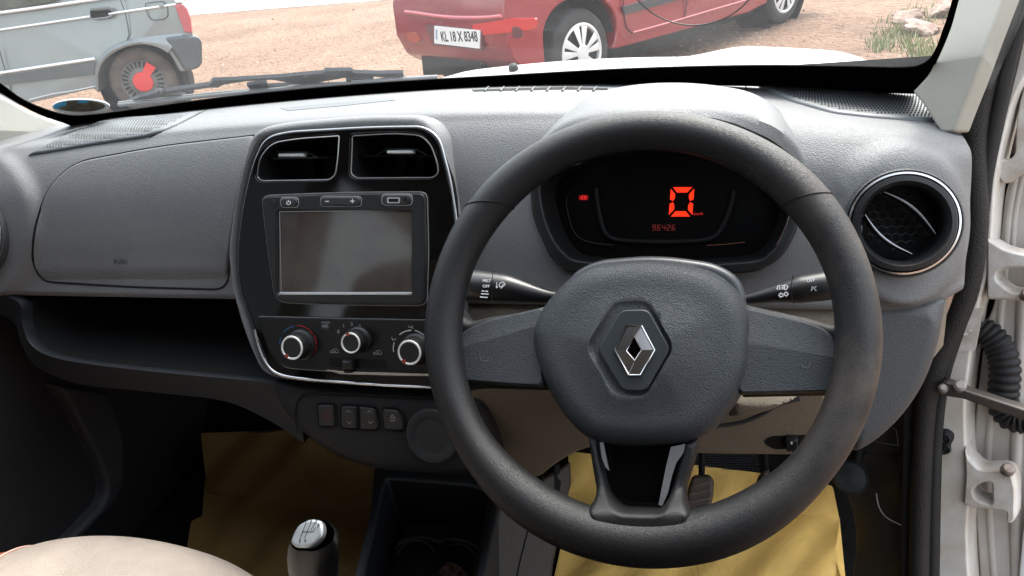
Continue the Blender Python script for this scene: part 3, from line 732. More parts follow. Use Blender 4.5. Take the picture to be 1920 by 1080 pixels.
def hubcrown(x, y, d):
    if d < 40: return 0
    c = .007 * sm((d - 40) / 120)
    if inside(x, y, HEXO):
        return .0008
    dd = dist(x, y, [HEXO]) 
    if dd < 5: c = .0008 * (1 - dd / 5) + c * dd / 5
    return c
hub = panel('airbag_cover', HUBO, whl(-.022), .024, HUBM, sw, r=42, back=.02, step=7, crown=hubcrown, sharp=60, extra=(HEXO, offs(HEXO, -5.2), offs(HEXO, -2.5)))
hx = panel('emblem_plate', offs(HEX, 1), whl(.0045), .0030, HUBS, hub, r=3, back=.002, step=20)
E0 = whl(.0078)
LB = [(1175, 611), (1203, 611), (1227, 656), (1201, 703), (1179, 703), (1152, 655)]
panel('emblem_base', offs(LB, -2), whl(.0072), .0006, GLOSS, hx, back=.001, step=0)
g = Geo()
def q3(pts, ks): return [whl(k)(*p)[0] for p, k in zip(pts, ks)]
lo, hi = .0080, .0112
g.add(q3([(1175, 611), (1203, 611), (1189, 632), (1174, 658), (1152, 655)], [lo, lo + .001, hi, hi, lo]), [(4, 3, 2, 1, 0)], 0)
g.add(q3([(1152, 655), (1174, 658), (1190, 676), (1179, 703)], [lo, hi, hi, lo]), [(3, 2, 1, 0)], 1)
g.add(q3([(1203, 611), (1227, 656), (1203, 656), (1189, 632)], [lo, lo, hi, hi]), [(3, 2, 1, 0)], 2)
g.add(q3([(1227, 656), (1201, 703), (1179, 703), (1190, 676), (1203, 656)], [lo, lo, lo, hi, hi]), [(4, 3, 2, 1, 0)], 3)
em = g.out('diamond_emblem', [DCHR, mat('emblem_dark', (.13, .12, .115), .2, .9), mat('emblem_mid', (.30, .29, .28), .2, .9), mat('emblem_warm', (.42, .38, .33), .25, .9)], hx, 5)
tube('emblem_edge', on(whl(.0085), LB), .0007, CHROME, hx, n=6, closed=True)
tube('emblem_edge', on(whl(.0112), [(1189, 632), (1203, 656), (1190, 676), (1174, 658)]), .00055, CHROME, hx, n=6, closed=True)
panel('emblem_core', [(1177, 659), (1190, 673), (1186, 680), (1180, 690)], whl(.0085), .0005, CHROME, hx, step=0, back=.0003)
tube('emblem_edge', on(whl(.0105), [(1203, 612), (1189, 632)]), .0004, SILV, hx, n=5); tube('emblem_edge', on(whl(.0105), [(1190, 676), (1179, 702)]), .0004, SILV, hx, n=5)

SPL = rp([(862, 640), (874, 620), (916, 600), (1030, 574), (1030, 728), (954, 724), (872, 717), (861, 700)], [20, 14, 30, 4, 4, 60, 12, 12])
SPR = rp([(1392, 574), (1460, 590), (1520, 604), (1556, 622), (1576, 665), (1579, 715), (1566, 737), (1380, 741), (1380, 600)], [4, 50, 40, 30, 40, 14, 12, 4, 4])
def ridge(side):
    def f(x, y, d):
        yr = (655 - 43 * (x - 872) / 150) if side < 0 else (644 + 24 * (x - 1400) / 138)
        return 0 if y > yr else -.00012 * (yr - y)
    return f
spl = panel('spoke_cover', SPL, whl(-.024), .017, HUBM, sw, r=7, back=.012, step=9, crown=ridge(-1), sharp=16, lines=[[(874, 654.4), (950, 632.6), (1022, 612)]])
spr = panel('spoke_cover', SPR, whl(-.024), .017, HUBM, sw, r=7, back=.012, step=9, crown=ridge(1), sharp=16, lines=[[(1402, 644.4), (1480, 658), (1566, 672.8)]])
strokes('horn_mark', [[(900, 666), (902, 675), (912, 677), (916, 676)]], whl(-.0066), .0006, DIM if False else mat('emboss_light', (.12, .12, .12), .5), spl)
strokes('horn_mark', [[(1504, 684), (1506, 689), (1517, 689), (1518, 682)]], whl(-.0066), .0006, mat('emboss_light', (.12, .12, .12), .5), spr)
panel('spoke_base', rp([(838, 560), (866, 580), (880, 604), (920, 594), (1030, 580), (1030, 732), (905, 728), (872, 732), (856, 752), (832, 700)], [10, 20, 20, 30, 5, 5, 30, 20, 20, 20]), whl(-.027), .010, LEATH, sw, r=16, back=.014, step=12)
panel('spoke_base', rp([(1600, 555), (1578, 580), (1566, 612), (1520, 598), (1392, 570), (1392, 745), (1540, 742), (1572, 742), (1592, 775), (1625, 700)], [10, 20, 20, 30, 5, 5, 30, 20, 20, 20]), whl(-.027), .010, LEATH, sw, r=16, back=.014, step=12)
def su(px, py):
    t = sm((py - 905) / 60); u_ = sm((py - 965) / 50)
    return plane(WC + WN * (-.020 + .022 * t - .001 * u_), WN)(px, py)
UO = rp([(1104, 815), (1113, 875), (1122, 925), (1104, 953), (1112, 982), (1140, 1000), (1202, 1008), (1258, 1004), (1283, 988), (1297, 966), (1284, 930), (1293, 895), (1306, 856), (1313, 815), (1284, 828), (1272, 870), (1254, 934), (1240, 957), (1166, 955), (1148, 932), (1134, 871), (1124, 815)], [4, 30, 24, 10, 16, 20, 40, 20, 14, 10, 24, 20, 20, 4, 6, 20, 14, 16, 16, 14, 20, 4])
panel('lower_spoke', UO, su, .013, LEATH, sw, r=10, back=.018, step=9, sharp=60)
tube('spoke_seam', on(su, cm2([(1107, 953), (1112, 980), (1137, 999), (1202, 1008), (1257, 1004), (1283, 988), (1295, 966)], 5, False), .003), .0013, MATTEB, sw, n=6)
ins = panel('gloss_insert', rp([(1112, 815), (1305, 815), (1290, 850), (1272, 905), (1256, 950), (1240, 962), (1166, 960), (1150, 945), (1134, 890)], [4, 4, 20, 30, 14, 14, 14, 14, 30]), whl(-.024), .006, GLOSS, sw, r=4, back=.006, step=0)
panel('silver_sliver', [(1258, 838), (1285, 832), (1282, 848), (1268, 868), (1260, 892), (1252, 925), (1242, 948), (1235, 946), (1241, 915), (1249, 875)], whl(-.0075), .0014, SILV, ins, step=0, back=.002)
panel('silver_sliver', [(1125, 830), (1131, 829), (1136, 855), (1142, 882), (1136, 876), (1129, 858)], whl(-.0075), .0014, SILV, ins, step=0, back=.002)
panel('hub_back_shell', rp([(1052, 560), (1072, 514), (1120, 488), (1235, 478), (1345, 494), (1392, 524), (1404, 590), (1400, 700), (1050, 700)], [30, 40, 40, 80, 40, 30, 30, 5, 5]), whl(-.052), .012, HUBS, sw, r=14, back=.012, step=0)

# column with the two stalks
colu = thing('steering_column', WC - WN * .12, 'dark steering column shroud carrying the wiper and light stalks, behind the steering wheel', 'steering column')
g = Geo(); c0 = WC + V((0, .0, -.012))
lathegeo(g, [(.02, -.052), (.060, -.055), (.066, -.075), (.066, -.13), (.072, -.20)], c0, WN, 40); g.out('shroud', SMOOTHD, colu)
panel('lower_shroud', rp([(1370, 740), (1500, 740), (1470, 752), (1440, 766), (1390, 778), (1365, 776)], [5, 5, 20, 20, 10, 5]), stk(.05), .02, DASHB, colu, r=12, back=.05, step=0)
STB = mat('stalk_black', (.014, .014, .015), .35, var=.15, vscale=25)
def stalk(cen, rad, lab):
    P = on(whl(-.078), cen); P = [(p.x, p.y, p.z) for p in P]
    k = (V(P[2]) - CAM).dot(FW) / FOC
    Pp = [tuple(p) for p in catmull(P, 5, False)]; rr = []
    for i in range(len(rad) - 1):
        for j in range(5): rr.append((rad[i] + (rad[i + 1] - rad[i]) * j / 5) * k)
    rr.append(rad[-1] * k)
    o = tube('stalk', Pp, rr, STB, colu, n=20, up=WN); o['label'] = lab; return o
sl_ = stalk([(1075, 558), (1030, 556), (990, 549), (950, 541), (905, 537), (868, 534)], [7, 12, 20, 27, 30, 31], 'wiper stalk on the left with MIST and OFF lettering')
sr_ = stalk([(1360, 566), (1405, 560), (1450, 551), (1497, 543), (1540, 537), (1600, 528)], [5, 10, 17, 26, 27, 28], 'light stalk on the right with lamp symbols and OFF lettering')
TS = whl(-.0625)
text('mist_lettering', 'MIST', 913, 527, 5.6, TS, WHITE, sl_, ang=-3); text('off_lettering', 'OFF', 912, 537, 5.6, TS, WHITE, sl_, ang=-3)
strokes('speed_bars', [[(904, 545.5), (908, 546)], [(911, 546), (915, 546.5)], [(903, 551), (916, 551.5)], [(901, 557), (914, 558)]], TS, .0009, WHITE, sl_)
strokes('wiper_symbol', [[(932, 530), (932, 540), (930.5, 538)], [(932, 540), (933.5, 538)], [(936, 534), (939, 530), (944, 529), (948, 533), (943, 538), (938, 538), (936, 534)], [(940, 541), (944, 533)]], TS, .0007, WHITE, sl_)
strokes('stalk_ring', [[(925, 508), (922, 538), (924, 568)]], whl(-.0632), .0007, MATTEB, sl_)
text('off_lettering', 'OFF', 1520, 526, 6, TS, WHITE, sr_, ang=8); text('fog_symbol', '$D', 1524, 541, 6.5, TS, DIM, sr_, ang=8) if False else strokes('fog_symbol', [[(1521, 545), (1524, 538)], [(1522, 538), (1525, 540)], [(1530, 537), (1526, 541), (1530, 545)]], TS, .0007, DIM, sr_)
strokes('lamp_symbol', [[(1458, 536), (1458, 543), (1456.5, 541)], [(1462, 543), (1462, 535), (1460.5, 537)], [(1466, 536), (1470, 535.5)], [(1466, 539), (1470, 538.5)], [(1466, 542), (1470, 541.5)], [(1471, 534.5), (1471, 543.5), (1475, 542), (1477, 538), (1475, 535), (1471, 534.5)]], TS, .0008, WHITE, sr_)
strokes('turn_arrows', [[(1468, 551), (1464, 551), (1464, 549), (1460, 553.5), (1464, 558), (1464, 556), (1468, 556), (1468, 551)], [(1471, 549), (1474, 549), (1474, 547), (1478, 551.5), (1474, 556), (1474, 554), (1471, 554), (1471, 549)]], TS, .0007, WHITE, sr_)
strokes('stalk_ring', [[(1487, 516), (1482, 542), (1488, 570)]], whl(-.0632), .0007, MATTEB, sr_)
# ============================================================ OWN CAR BODY
car = thing('parked_hatchback', (0, 0, 0), 'white car body around the cabin: bonnet, cream windscreen pillars, wipers and door seal', 'car')
def gy(x, z): return 1.035 - .33 * x * x - (z - .98) * 1.42 - .10 * (z - .98) * (z - .98)
rows = []
for i in range(25):
    z = .955 + .50 * i / 24; hw = .66 - .24 * (z - .95)
    rows.append([V((hw * (2 * k / 40 - 1), gy(hw * (2 * k / 40 - 1), z), z)) for k in range(41)])
gg = Geo(); loftgeo(gg, rows)
gb_ = BVHTree.FromPolygons([tuple(v) for v in gg.v], gg.f)
def gd(px, py):
    d = ray(px, py).normalized(); h = gb_.ray_cast(CAM, d)
    if h[0] is None: return plane((0, .9, 1.05), (0, -.6, -.8))(px, py)
    N = h[1]; N = -N if N.dot(d) > 0 else N
    return h[0], N
gm = bpy.data.materials.new('windscreen_glass'); gm.use_nodes = True; nt = gm.node_tree; nt.nodes.clear()
o_ = nt.nodes.new('ShaderNodeOutputMaterial'); tr = nt.nodes.new('ShaderNodeBsdfTransparent'); gl_ = nt.nodes.new('ShaderNodeBsdfGlossy'); mx = nt.nodes.new('ShaderNodeMixShader')
tr.inputs[0].default_value = (.96, .985, .975, 1); gl_.inputs[1].default_value = .02 if 'Roughness' in gl_.inputs else .02
lw = nt.nodes.new('ShaderNodeFresnel'); lw.inputs[0].default_value = 1.16
df = nt.nodes.new('ShaderNodeBsdfTranslucent'); df.inputs[0].default_value = (.8, .82, .84, 1); mh = nt.nodes.new('ShaderNodeMixShader'); nz = nd(nt, 'ShaderNodeTexNoise', Scale=5.0, Detail=7.0, Roughness=.7); hr = nd(nt, 'ShaderNodeMapRange'); hr.inputs[1].default_value = .35; hr.inputs[2].default_value = .75; hr.inputs[3].default_value = .01; hr.inputs[4].default_value = .028
tcw = nt.nodes.new('ShaderNodeTexCoord'); nt.links.new(tcw.outputs['Object'], nz.inputs['Vector']); nt.links.new(nz.outputs['Fac'], hr.inputs[0]); nt.links.new(hr.outputs[0], mh.inputs[0]); nt.links.new(tr.outputs[0], mh.inputs[1]); nt.links.new(df.outputs[0], mh.inputs[2])
nt.links.new(lw.outputs[0], mx.inputs[0]); nt.links.new(mh.outputs[0], mx.inputs[1]); nt.links.new(gl_.outputs[0], mx.inputs[2]); nt.links.new(mx.outputs[0], o_.inputs[0])
ws = gg.out('windscreen', gm, car, 60)
FT = [(-420, -120), (-200, 30), (-60, 118), (0, 156), (44, 187), (95, 208), (133, 216), (169, 215), (222, 209), (420, 182), (600, 164), (740, 153), (900, 144), (1040, 136), (1200, 128), (1400, 123), (1580, 124), (1690, 126), (1728, 120), (1750, 100), (1766, 60), (1785, 0), (1840, -220)]
FB = [(-420, -60), (-200, 70), (-60, 140), (0, 173), (60, 207), (118, 229), (165, 240), (300, 224), (500, 199), (700, 181), (960, 165), (1150, 159), (1400, 160), (1500, 166), (1700, 174), (1716, 168), (1746, 134), (1778, 66), (1798, 0), (1856, -220)]
frit = panel('frit_band', cm2(FT, 4, False) + cm2(FB, 4, False)[::-1], gd, .001, mat('frit_black', (.002, .002, .002), .9, spec=0), ws, back=.001, step=26)
# frit dots near the right and left of the mirror zone
def pil(name, lp, pl, m, **k): return panel(name, lp, pl, .006, m, car, r=6, back=.02, **k)
PR = plane((.60, .80, 1.03), (-.66, -.70, .25))
pil('pillar_trim', rp([(1715, 172), (1747, 138), (1768, 88), (1783, 40), (1797, -20), (1880, -330), (2040, -330), (1905, -40), (1888, 4), (1862, 72), (1834, 150), (1812, 205), (1796, 248), (1770, 250), (1757, 232), (1738, 200)], [4, 14, 10, 30, 30, 5, 5, 20, 20, 20, 20, 10, 6, 6, 6, 10]), PR, CREAM, step=20)
PLF = plane((-.575, .865, 1.03), (.70, -.66, .25))
pil('pillar_trim', rp([(-900, -230), (-260, 60), (-100, 128), (0, 178), (60, 211), (118, 232), (166, 241), (135, 258), (90, 275), (48, 300), (-20, 312), (-260, 270), (-900, 60)], [5, 5, 30, 20, 20, 20, 6, 20, 20, 6, 20, 5, 5]), PLF, CREAM, step=30)
# bonnet
rows = []
for i in range(41):
    y = 1.06 + .98 * i / 40; row = []
    for k in range(61):
        x = -.76 + 1.52 * k / 60; e = abs(x)
        base = BZ0 - BSL * (y - 1.06) - .25 * max(0, y - 1.75) ** 2 * 2 - .10 * (x * x)
        rid = .026 * sm((e - .28) / .16) * sm((.74 - e) / .14)
        edge = -.6 * max(0, e - .66) ** 2 * 10 - .5 * max(0, y - 1.88)
        row.append(V((x, y + .0 - .12 * x * x, base + rid + edge - .05 * sm((-x - .2) / .3))))
    rows.append(row)
loft('bonnet', rows, BODYW, car, sharp=60)
mk('cowl', [(-.7, .98, .97), (.7, .98, .97), (.72, 1.10, .90), (-.72, 1.10, .90)], [(0, 1, 2, 3)], MATTEB, car)
mk('front_wings', [(-.77, .95, .9), (-.77, 2.0, .72), (-.77, 2.0, .2), (-.77, .95, .2), (.77, .95, .9), (.77, 2.0, .72), (.77, 2.0, .2), (.77, .95, .2)], [(0, 1, 2, 3), (4, 5, 6, 7), (1, 5, 6, 2)], BODYW, car)
g = Geo(); P, N = gd(962, 124); lathegeo(g, [(.008, -.004), (.006, .004), (.0001, .006)], plane((0, 1.12, 0), (0, -1, 0))(962, 126)[0], (0, -.3, 1), 16); g.out('washer_jet', RUB, car)
# wiper
def W1(k):
    def f(px, py):
        P, N = gd(px, py); d = (P - CAM).normalized(); return P + d * (k / abs(N.dot(d))), N
    return f
wip = thing('windscreen_wiper', gd(560, 155)[0], 'black windscreen wiper blade resting along the bottom of the windscreen', 'wiper')
WB = mat('wiper_black', (.022, .026, .029), .45, var=.1, vscale=20)
def wpanel(name, lp, k=.028, h=.002, m=WB): return panel(name, lp, W1(k), h, m, wip, back=.003, step=0)
wpanel('blade_arm', rp([(290, 172), (340, 164), (392, 157), (398, 149), (430, 148), (480, 145), (530, 142), (548, 140), (606, 135), (608, 131), (660, 130), (662, 134), (700, 136), (756, 135), (758, 145), (742, 145), (700, 141), (650, 143), (615, 149), (590, 154), (548, 154), (510, 147), (460, 150), (420, 156), (408, 162), (392, 162), (345, 169), (300, 176)], 3))
wpanel('bracket', rp([(462, 158), (486, 154), (500, 153), (502, 160), (540, 158), (600, 157), (602, 162), (500, 164), (470, 166)], 2), .026)
wpanel('bracket', rp([(236, 191), (262, 180), (292, 172), (296, 167), (306, 169), (306, 176), (340, 176), (350, 177), (300, 180), (262, 186), (240, 193)], 2), .026)
wpanel('bracket', rp([(648, 149), (660, 147), (700, 145), (702, 150), (660, 153), (650, 154)], 2), .026)
for q in ((402, 156), (298, 173), (492, 158), (746, 141), (654, 150), (573, 144)):
    P, N = W1(.022)(*q); g = Geo(); lathegeo(g, [(.0035, 0), (.003, .002), (.0001, .003)], P, N, 12); g.out('rivet', SMOOTHD, wip)
tube('rubber_blade', on(W1(.020), [(222, 197), (300, 189), (400, 179), (500, 169), (600, 160), (700, 152), (820, 145)]), .0028, mat('blade_grey', (.10, .105, .11), .5), wip, n=8)
tube('blade_spine', on(W1(.024), [(222, 192), (300, 184), (400, 174), (500, 165), (600, 157), (700, 149), (820, 142)]), .0015, mat('spine_grey', (.2, .21, .2), .35, .6), wip, n=6)
rs = tube('clear_sticker', on(lambda x, y: gd(x, y), circ(1300, -92, 138, 138, 60), .0008), .0007, mat('sticker_edge', (.06, .06, .055), .5), None, n=5, closed=True)
tagp(rs, 'faint round outline of a clear sticker high on the windscreen over the red car', 'sticker')
# sticker on the glass
st = panel('round_sticker', circ(152, 199, 54, 14, 40), lambda x, y: gd(x, y), .0012, mat('sticker_white', (.75, .75, .75), .5), None, back=.0005, step=0)
tagp(st, 'oval white-edged sticker with a blue arc in the lower left corner of the windscreen', 'sticker')
panel('sticker_face', circ(150, 197, 47, 10, 36), gd, .0020, mat('sticker_brown', (.16, .12, .075), .7, col2=(.05, .045, .03), vscale=120, var=.3), st, back=.0005, step=0)
panel('blue_arc', [(103, 201), (100, 197), (106, 193), (116, 190), (126, 189), (124, 194), (114, 197), (108, 201)], gd, .0026, mat('sticker_blue', (.02, .34, .62), .5), st, back=.0005, step=0)
panel('blue_arc', [(144, 188.5), (152, 187), (160, 186.5), (166, 190), (158, 190), (148, 190)], gd, .0026, mat('sticker_blue', (.02, .34, .62), .5), st, back=.0005, step=0)
# ---- right door opening: seals, post
def DS(k): 
    n = V((-.45, -.85, .28)).normalized(); return plane(V((.63, .80, .80)) + n * k, n)
EDG = [(1945, -60), (1925, 20), (1905, 110), (1880, 215), (1858, 320), (1846, 400), (1828, 540), (1800, 620), (1775, 705), (1762, 790), (1757, 900), (1753, 1130)]
SEALM = mat('seal_black', (.016, .014, .013), .62, spec=.3, grain=.5, gscale=300, var=.2, vscale=12)
panel('door_seal', cm2([(1690, 1130), (1692, 860), (1700, 720), (1750, 640), (1790, 560), (1800, 420), (1800, 240), (1832, 150), (1862, 75), (1888, 0), (1905, -60)], 3, False) + cm2(EDG, 3, False), DS(-.0), .006, SEALM, car, r=6, back=.02, step=22)
tube('seal_lip', on(DS(.010), cm2([(1903, -30), (1884, 40), (1860, 105), (1838, 190), (1828, 260), (1829, 340), (1832, 420), (1820, 520), (1798, 590), (1765, 660), (1742, 730), (1733, 800), (1728, 900), (1725, 1000), (1723, 1110)], 4, False)), .011, SEALM, car, n=12)
tube('seal_lip', on(DS(.004), cm2([(1935, -30), (1915, 30), (1894, 105), (1870, 205), (1852, 300), (1841, 400), (1824, 530), (1797, 614), (1770, 700), (1757, 788), (1751, 900), (1747, 1120)], 4, False)), .007, RUB, car, n=12)
PO = [(1822, 1130), (1815, 1000), (1822, 905), (1814, 850), (1812, 750), (1824, 650), (1831, 600), (1840, 560), (1856, 500), (1863, 420), (1870, 330), (1888, 245), (1908, 175), (1960, 80)]
post = panel('door_post', cm2(EDG, 3, False)[::-1][::-1] + cm2(PO, 3, False), DS(-.025), .004, POSTW, car, r=5, back=.05, step=24)
panel('masking_remnant', rp([(1812, 578), (1842, 578), (1838, 612), (1829, 657), (1788, 660), (1796, 632)], 3), DS(-.0205), .0008, MASK, car, back=.0005, step=0)
for q in ((1808, 600, 6), (1806, 626, 9), (1820, 620, 4)):
    panel('paint_flake', [(q[0] + q[2] * math.cos(a) * random.uniform(.5, 1.2), q[1] + q[2] * .5 * math.sin(a) * random.uniform(.5, 1.2)) for a in [k * .7 for k in range(9)]], DS(-.0195), .0003, WHITE, car, back=.0003, step=0)
pg = panel('rubber_plug', rp([(1760, 806), (1776, 803), (1789, 812), (1789, 824), (1783, 832), (1783, 848), (1772, 853), (1760, 850)], 6), DS(-.020), .006, RUB, car, r=6, back=.004, step=0)
for q in (822, 841):
    P, N = DS(-.014)(1772, q); g = Geo(); lathegeo(g, [(.0065, 0), (.005, .003), (.003, .001), (.0001, .002)], P, N, 16); g.out('plug_boss', RUB, pg)
# inner kick panel and sill
KP = plane((.585, .8, .6), (-.8, -.55, .2))
panel('kick_panel', [(1560, 760), (1704, 700), (1704, 860), (1640, 850), (1600, 860), (1560, 870)], KP, .002, mat('kick_grey', (.035, .033, .032), .6, var=.1), car, back=.01, step=0)
panel('kick_carpet', rp([(1590, 846), (1704, 850), (1704, 1130), (1606, 1130), (1606, 1040), (1596, 940)], 8), KP, .006, mat('kick_carpet', (.022, .018, .015), .6, spec=.4, col2=(.045, .036, .028), vscale=14, var=.3, noise_bump=.5, nscale=500), car, r=8, back=.01, step=24, crown=lambda x, y, d: .006 * math.sin(x * .06) * math.sin(y * .03))
g = Geo(); P, N = KP(1630, 888); ax = V((-.25, -.75, .6)).normalized()
lathegeo(g, [(.004, -.03), (.006, -.014), (.010, -.006), (.0205, -.003), (.0215, .002), (.018, .006), (.0001, .008)], P + N * .03, ax, 30)
kb = g.out('plunger_knob', mat('plunger_black', (.018, .019, .019), .38), car)
tube('stem', [P + N * .025, P + N * .01 + V((0, .03, .03))], .006, RUB, kb, n=10)
tube('loose_wire', on(plane(P + N * .02, N), cm2([(1643, 925), (1648, 950), (1662, 970), (1690, 985)], 4, False)), .0008, mat('wire_grey', (.3, .28, .26), .5), car, n=6)
# cabin shell
HB = [(-.60, .30, 1.452), (.60, .30, 1.452), (.60, -1.7, 1.47), (-.60, -1.7, 1.47)]
mk('headlining', HB, [(0, 1, 2, 3)], HEAD, car)
mk('roof', [(x * 1.03, y + .02, z + .03) for x, y, z in HB], [(3, 2, 1, 0)], ROOFW, car)
LD = mat('cabin_dark', (.014, .014, .015), .7, var=.2)
mk('left_door_card', [(-.615, -1.7, .3), (-.615, 1.1, .3), (-.615, 1.1, 1.0), (-.615, -1.7, .98), ], [(0, 1, 2, 3)], LD, car)
mk('left_door_skin', [(-.70, -1.7, .2), (-.70, 1.05, .2), (-.66, 1.05, 1.0), (-.66, -1.7, .98), ], [(3, 2, 1, 0)], BODYW, car)
mk('rear_light_block', [(-.62, -1.2, .3), (.62, -1.2, .3), (.62, -1.45, 1.47), (-.62, -1.45, 1.47)], [(0, 1, 2, 3)], LD, car)  # unseen dark wall added to close the rear and cut bounced light
tg = bpy.data.materials.new('light_cut_tint'); tg.use_nodes = True; n_ = tg.node_tree; n_.nodes.clear(); oo = n_.nodes.new('ShaderNodeOutputMaterial'); tt = n_.nodes.new('ShaderNodeBsdfTransparent'); tt.inputs[0].default_value = (.16, .17, .17, 1); n_.links.new(tt.outputs[0], oo.inputs[0])  # dark tint added to cut the light coming in from the left
mk('left_window', [(-.63, -.25, .98), (-.63, .92, .99), (-.60, .32, 1.46), (-.60, -.25, 1.47)], [(0, 1, 2, 3)], tg, car)
mk('left_window', [(-.63, -1.0, .98), (-.63, -.30, .98), (-.60, -.30, 1.40), (-.60, -.85, 1.40)], [(0, 1, 2, 3)], gm, car)
mk('rear_quarter', [(-.63, -1.7, .98), (-.63, -1.0, .98), (-.60, -.85, 1.47), (-.60, -1.7, 1.47)], [(0, 1, 2, 3)], LD, car)
mk('side_wall_light_block', [(.63, -1.7, .2), (.63, .22, .2), (.59, .24, 1.47), (.60, -1.7, 1.47)], [(0, 1, 2, 3)], LD, car)  # unseen wall, carried forward past the pillar to block light from the door
mk('firewall', [(-.66, 1.22, .3), (.66, 1.22, .3), (.66, 1.10, 1.0), (-.66, 1.10, 1.0)], [(0, 1, 2, 3)], MATTEB, car)
mk('centre_pillar', [(-.61, -.25, .9), (-.61, -.12, .9), (-.57, -.10, 1.47), (-.57, -.25, 1.47)], [(0, 1, 2, 3)], CREAM, car)
FL = mat('carpet', (.010, .010, .010))
FY, FZ = .93, .345
mk('floor_pan', [(-.64, -1.7, .30), (.64, -1.7, .30), (.64, FY, FZ - .012), (-.64, FY, FZ - .012), (.64, 1.24, .62), (-.64, 1.24, .62)], [(0, 1, 2, 3), (3, 2, 4, 5)], CARPET, car)
xs = catmull([(-.62, .80, .75), (-.615, .82, .70), (-.60, .80, .60), (-.59, .78, .52), (-.60, .72, .44), (-.62, .62, .36)], 5, False)
XL = xp(-.60, 1)
al = cm2([(190, 735), (205, 752), (219, 790), (227, 830), (229, 887), (214, 938), (180, 975), (140, 1012)], 5, False); bl_ = cm2([(95, 720), (120, 750), (142, 791), (166, 839), (190, 893), (190, 935), (165, 968), (122, 1012)], 5, False)
panel('door_pocket_edge', al + bl_[::-1], XL, .008, mat('pocket_grey', (.040, .042, .048), .5, grain=.3, gscale=430), car, r=8, back=.02, step=0)
# ============================================================ DRIVER'S DOOR, open
door = thing('open_door', DS(-.1)(1880, 700)[0], 'open white front door with scratched inner edge, hinges and rubber cable boot, right of the door post', 'door')
panel('door_edge', rp([(1990, 300), (1925, 302), (1905, 318), (1888, 352), (1879, 420), (1872, 490), (1866, 570), (1852, 600), (1838, 700), (1824, 840), (1830, 960), (1842, 1130), (1990, 1130)], [5, 10, 20, 20, 30, 30, 20, 20, 40, 30, 30, 5, 5]), DS(-.075), .008, BODYD, door, r=6, back=.03, step=30)
for pts, w_ in (([(1905, 330), (1893, 400), (1886, 480), (1876, 600), (1866, 720), (1852, 860), (1858, 1000), (1868, 1120)], .004), ([(1918, 560), (1912, 700), (1905, 860), (1904, 980), (1908, 1120)], .006), ([(1918, 330), (1904, 400), (1898, 480)], .003)):
    tube('pressed_rib', on(DS(-.068), cm2(pts, 4, False)), w_, BODYD, door, n=8)
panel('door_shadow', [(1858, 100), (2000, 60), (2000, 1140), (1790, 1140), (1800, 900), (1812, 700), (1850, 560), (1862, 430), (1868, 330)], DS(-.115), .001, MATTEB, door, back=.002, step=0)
panel('door_skin', rp([(1940, 900), (1990, 880), (1990, 1140), (1906, 1140), (1918, 1000)], 8), DS(-.060), .004, BODYW, door, r=4, back=.01, step=0)
HNG = mat('hinge_white', (.56, .54, .50), .4, col2=(.40, .34, .28), vscale=38, coat=.2)
h1 = panel('hinge', rp([(1852, 440), (1866, 450), (1888, 464), (1930, 474), (1990, 478), (1990, 568), (1912, 562), (1852, 560), (1852, 520)], [3, 10, 12, 12, 3, 3, 10, 8, 10]), DS(-.030), .012, HNG, door, r=6, back=.02, step=0, holes=[rp([(1992 - 10, 500), (1992 - 10, 546), (1904, 544), (1888, 534), (1873, 520), (1876, 508), (1896, 502)], [2, 2, 8, 10, 8, 8, 8])])
h2 = panel('hinge', rp([(1811, 826), (1820, 852), (1842, 874), (1885, 873), (1901, 880), (1909, 908), (1908, 968), (1899, 977), (1888, 974), (1890, 955), (1880, 952), (1855, 950), (1832, 948), (1809, 941), (1813, 888)], [3, 10, 10, 8, 8, 10, 6, 4, 4, 4, 4, 10, 8, 4, 10]), DS(-.026), .012, HNG, door, r=5, back=.02, step=0, holes=[rp([(1829, 914), (1840, 903), (1862, 898), (1864, 938), (1852, 936), (1834, 928)], 6)])
for q in ((1890, 880, .007), (1925, 553, .006)):
    P, N = DS(-.012)(q[0], q[1]); g = Geo(); lathegeo(g, [(q[2], -.004), (q[2], .002), (q[2] * .7, .004), (.0001, .004)], P, V((0, -.5, .86)), 18); g.out('hinge_pin', METAL, h2 if q[1] > 700 else h1)
panel('hinge_link', rp([(1866, 902), (1900, 898), (1905, 935), (1894, 962), (1884, 940), (1868, 935)], 4), DS(-.030), .004, METAL, h2, back=.01, step=0)
tube('hinge_pin', on(DS(-.020), [(1884, 905), (1882, 938)]), .006, HNG, h2, n=10)
panel('upper_bracket', rp([(1990, 130), (1925, 148), (1913, 190), (1907, 232), (1905, 288), (1893, 300), (1876, 296), (1868, 306), (1874, 336), (1888, 346), (1910, 330), (1990, 290)], [3, 10, 10, 10, 8, 8, 8, 8, 8, 8, 10, 3]), DS(-.045), .006, HNG, door, r=4, back=.02, step=0)
panel('ground_gap', rp([(1880, 228), (1908, 176), (1916, 190), (1905, 240), (1903, 286), (1876, 296)], 4), DS(-.09), .002, mat('gap_brown', (.06, .035, .028), .8, var=.4, vscale=40), door, back=.002, step=0)  # brown sheet added for the ground seen through the door opening
cs = panel('check_strap', rp([(1766, 716), (1776, 713), (1800, 720), (1812, 728), (1990, 786), (1990, 812), (1806, 746), (1790, 744), (1766, 740)], [4, 4, 6, 8, 3, 3, 8, 6, 4]), DS(.020), .006, mat('strap_black', (.03, .028, .026), .5, col2=(.055, .04, .03), vscale=70, var=.2), door, r=4, back=.010, step=0)
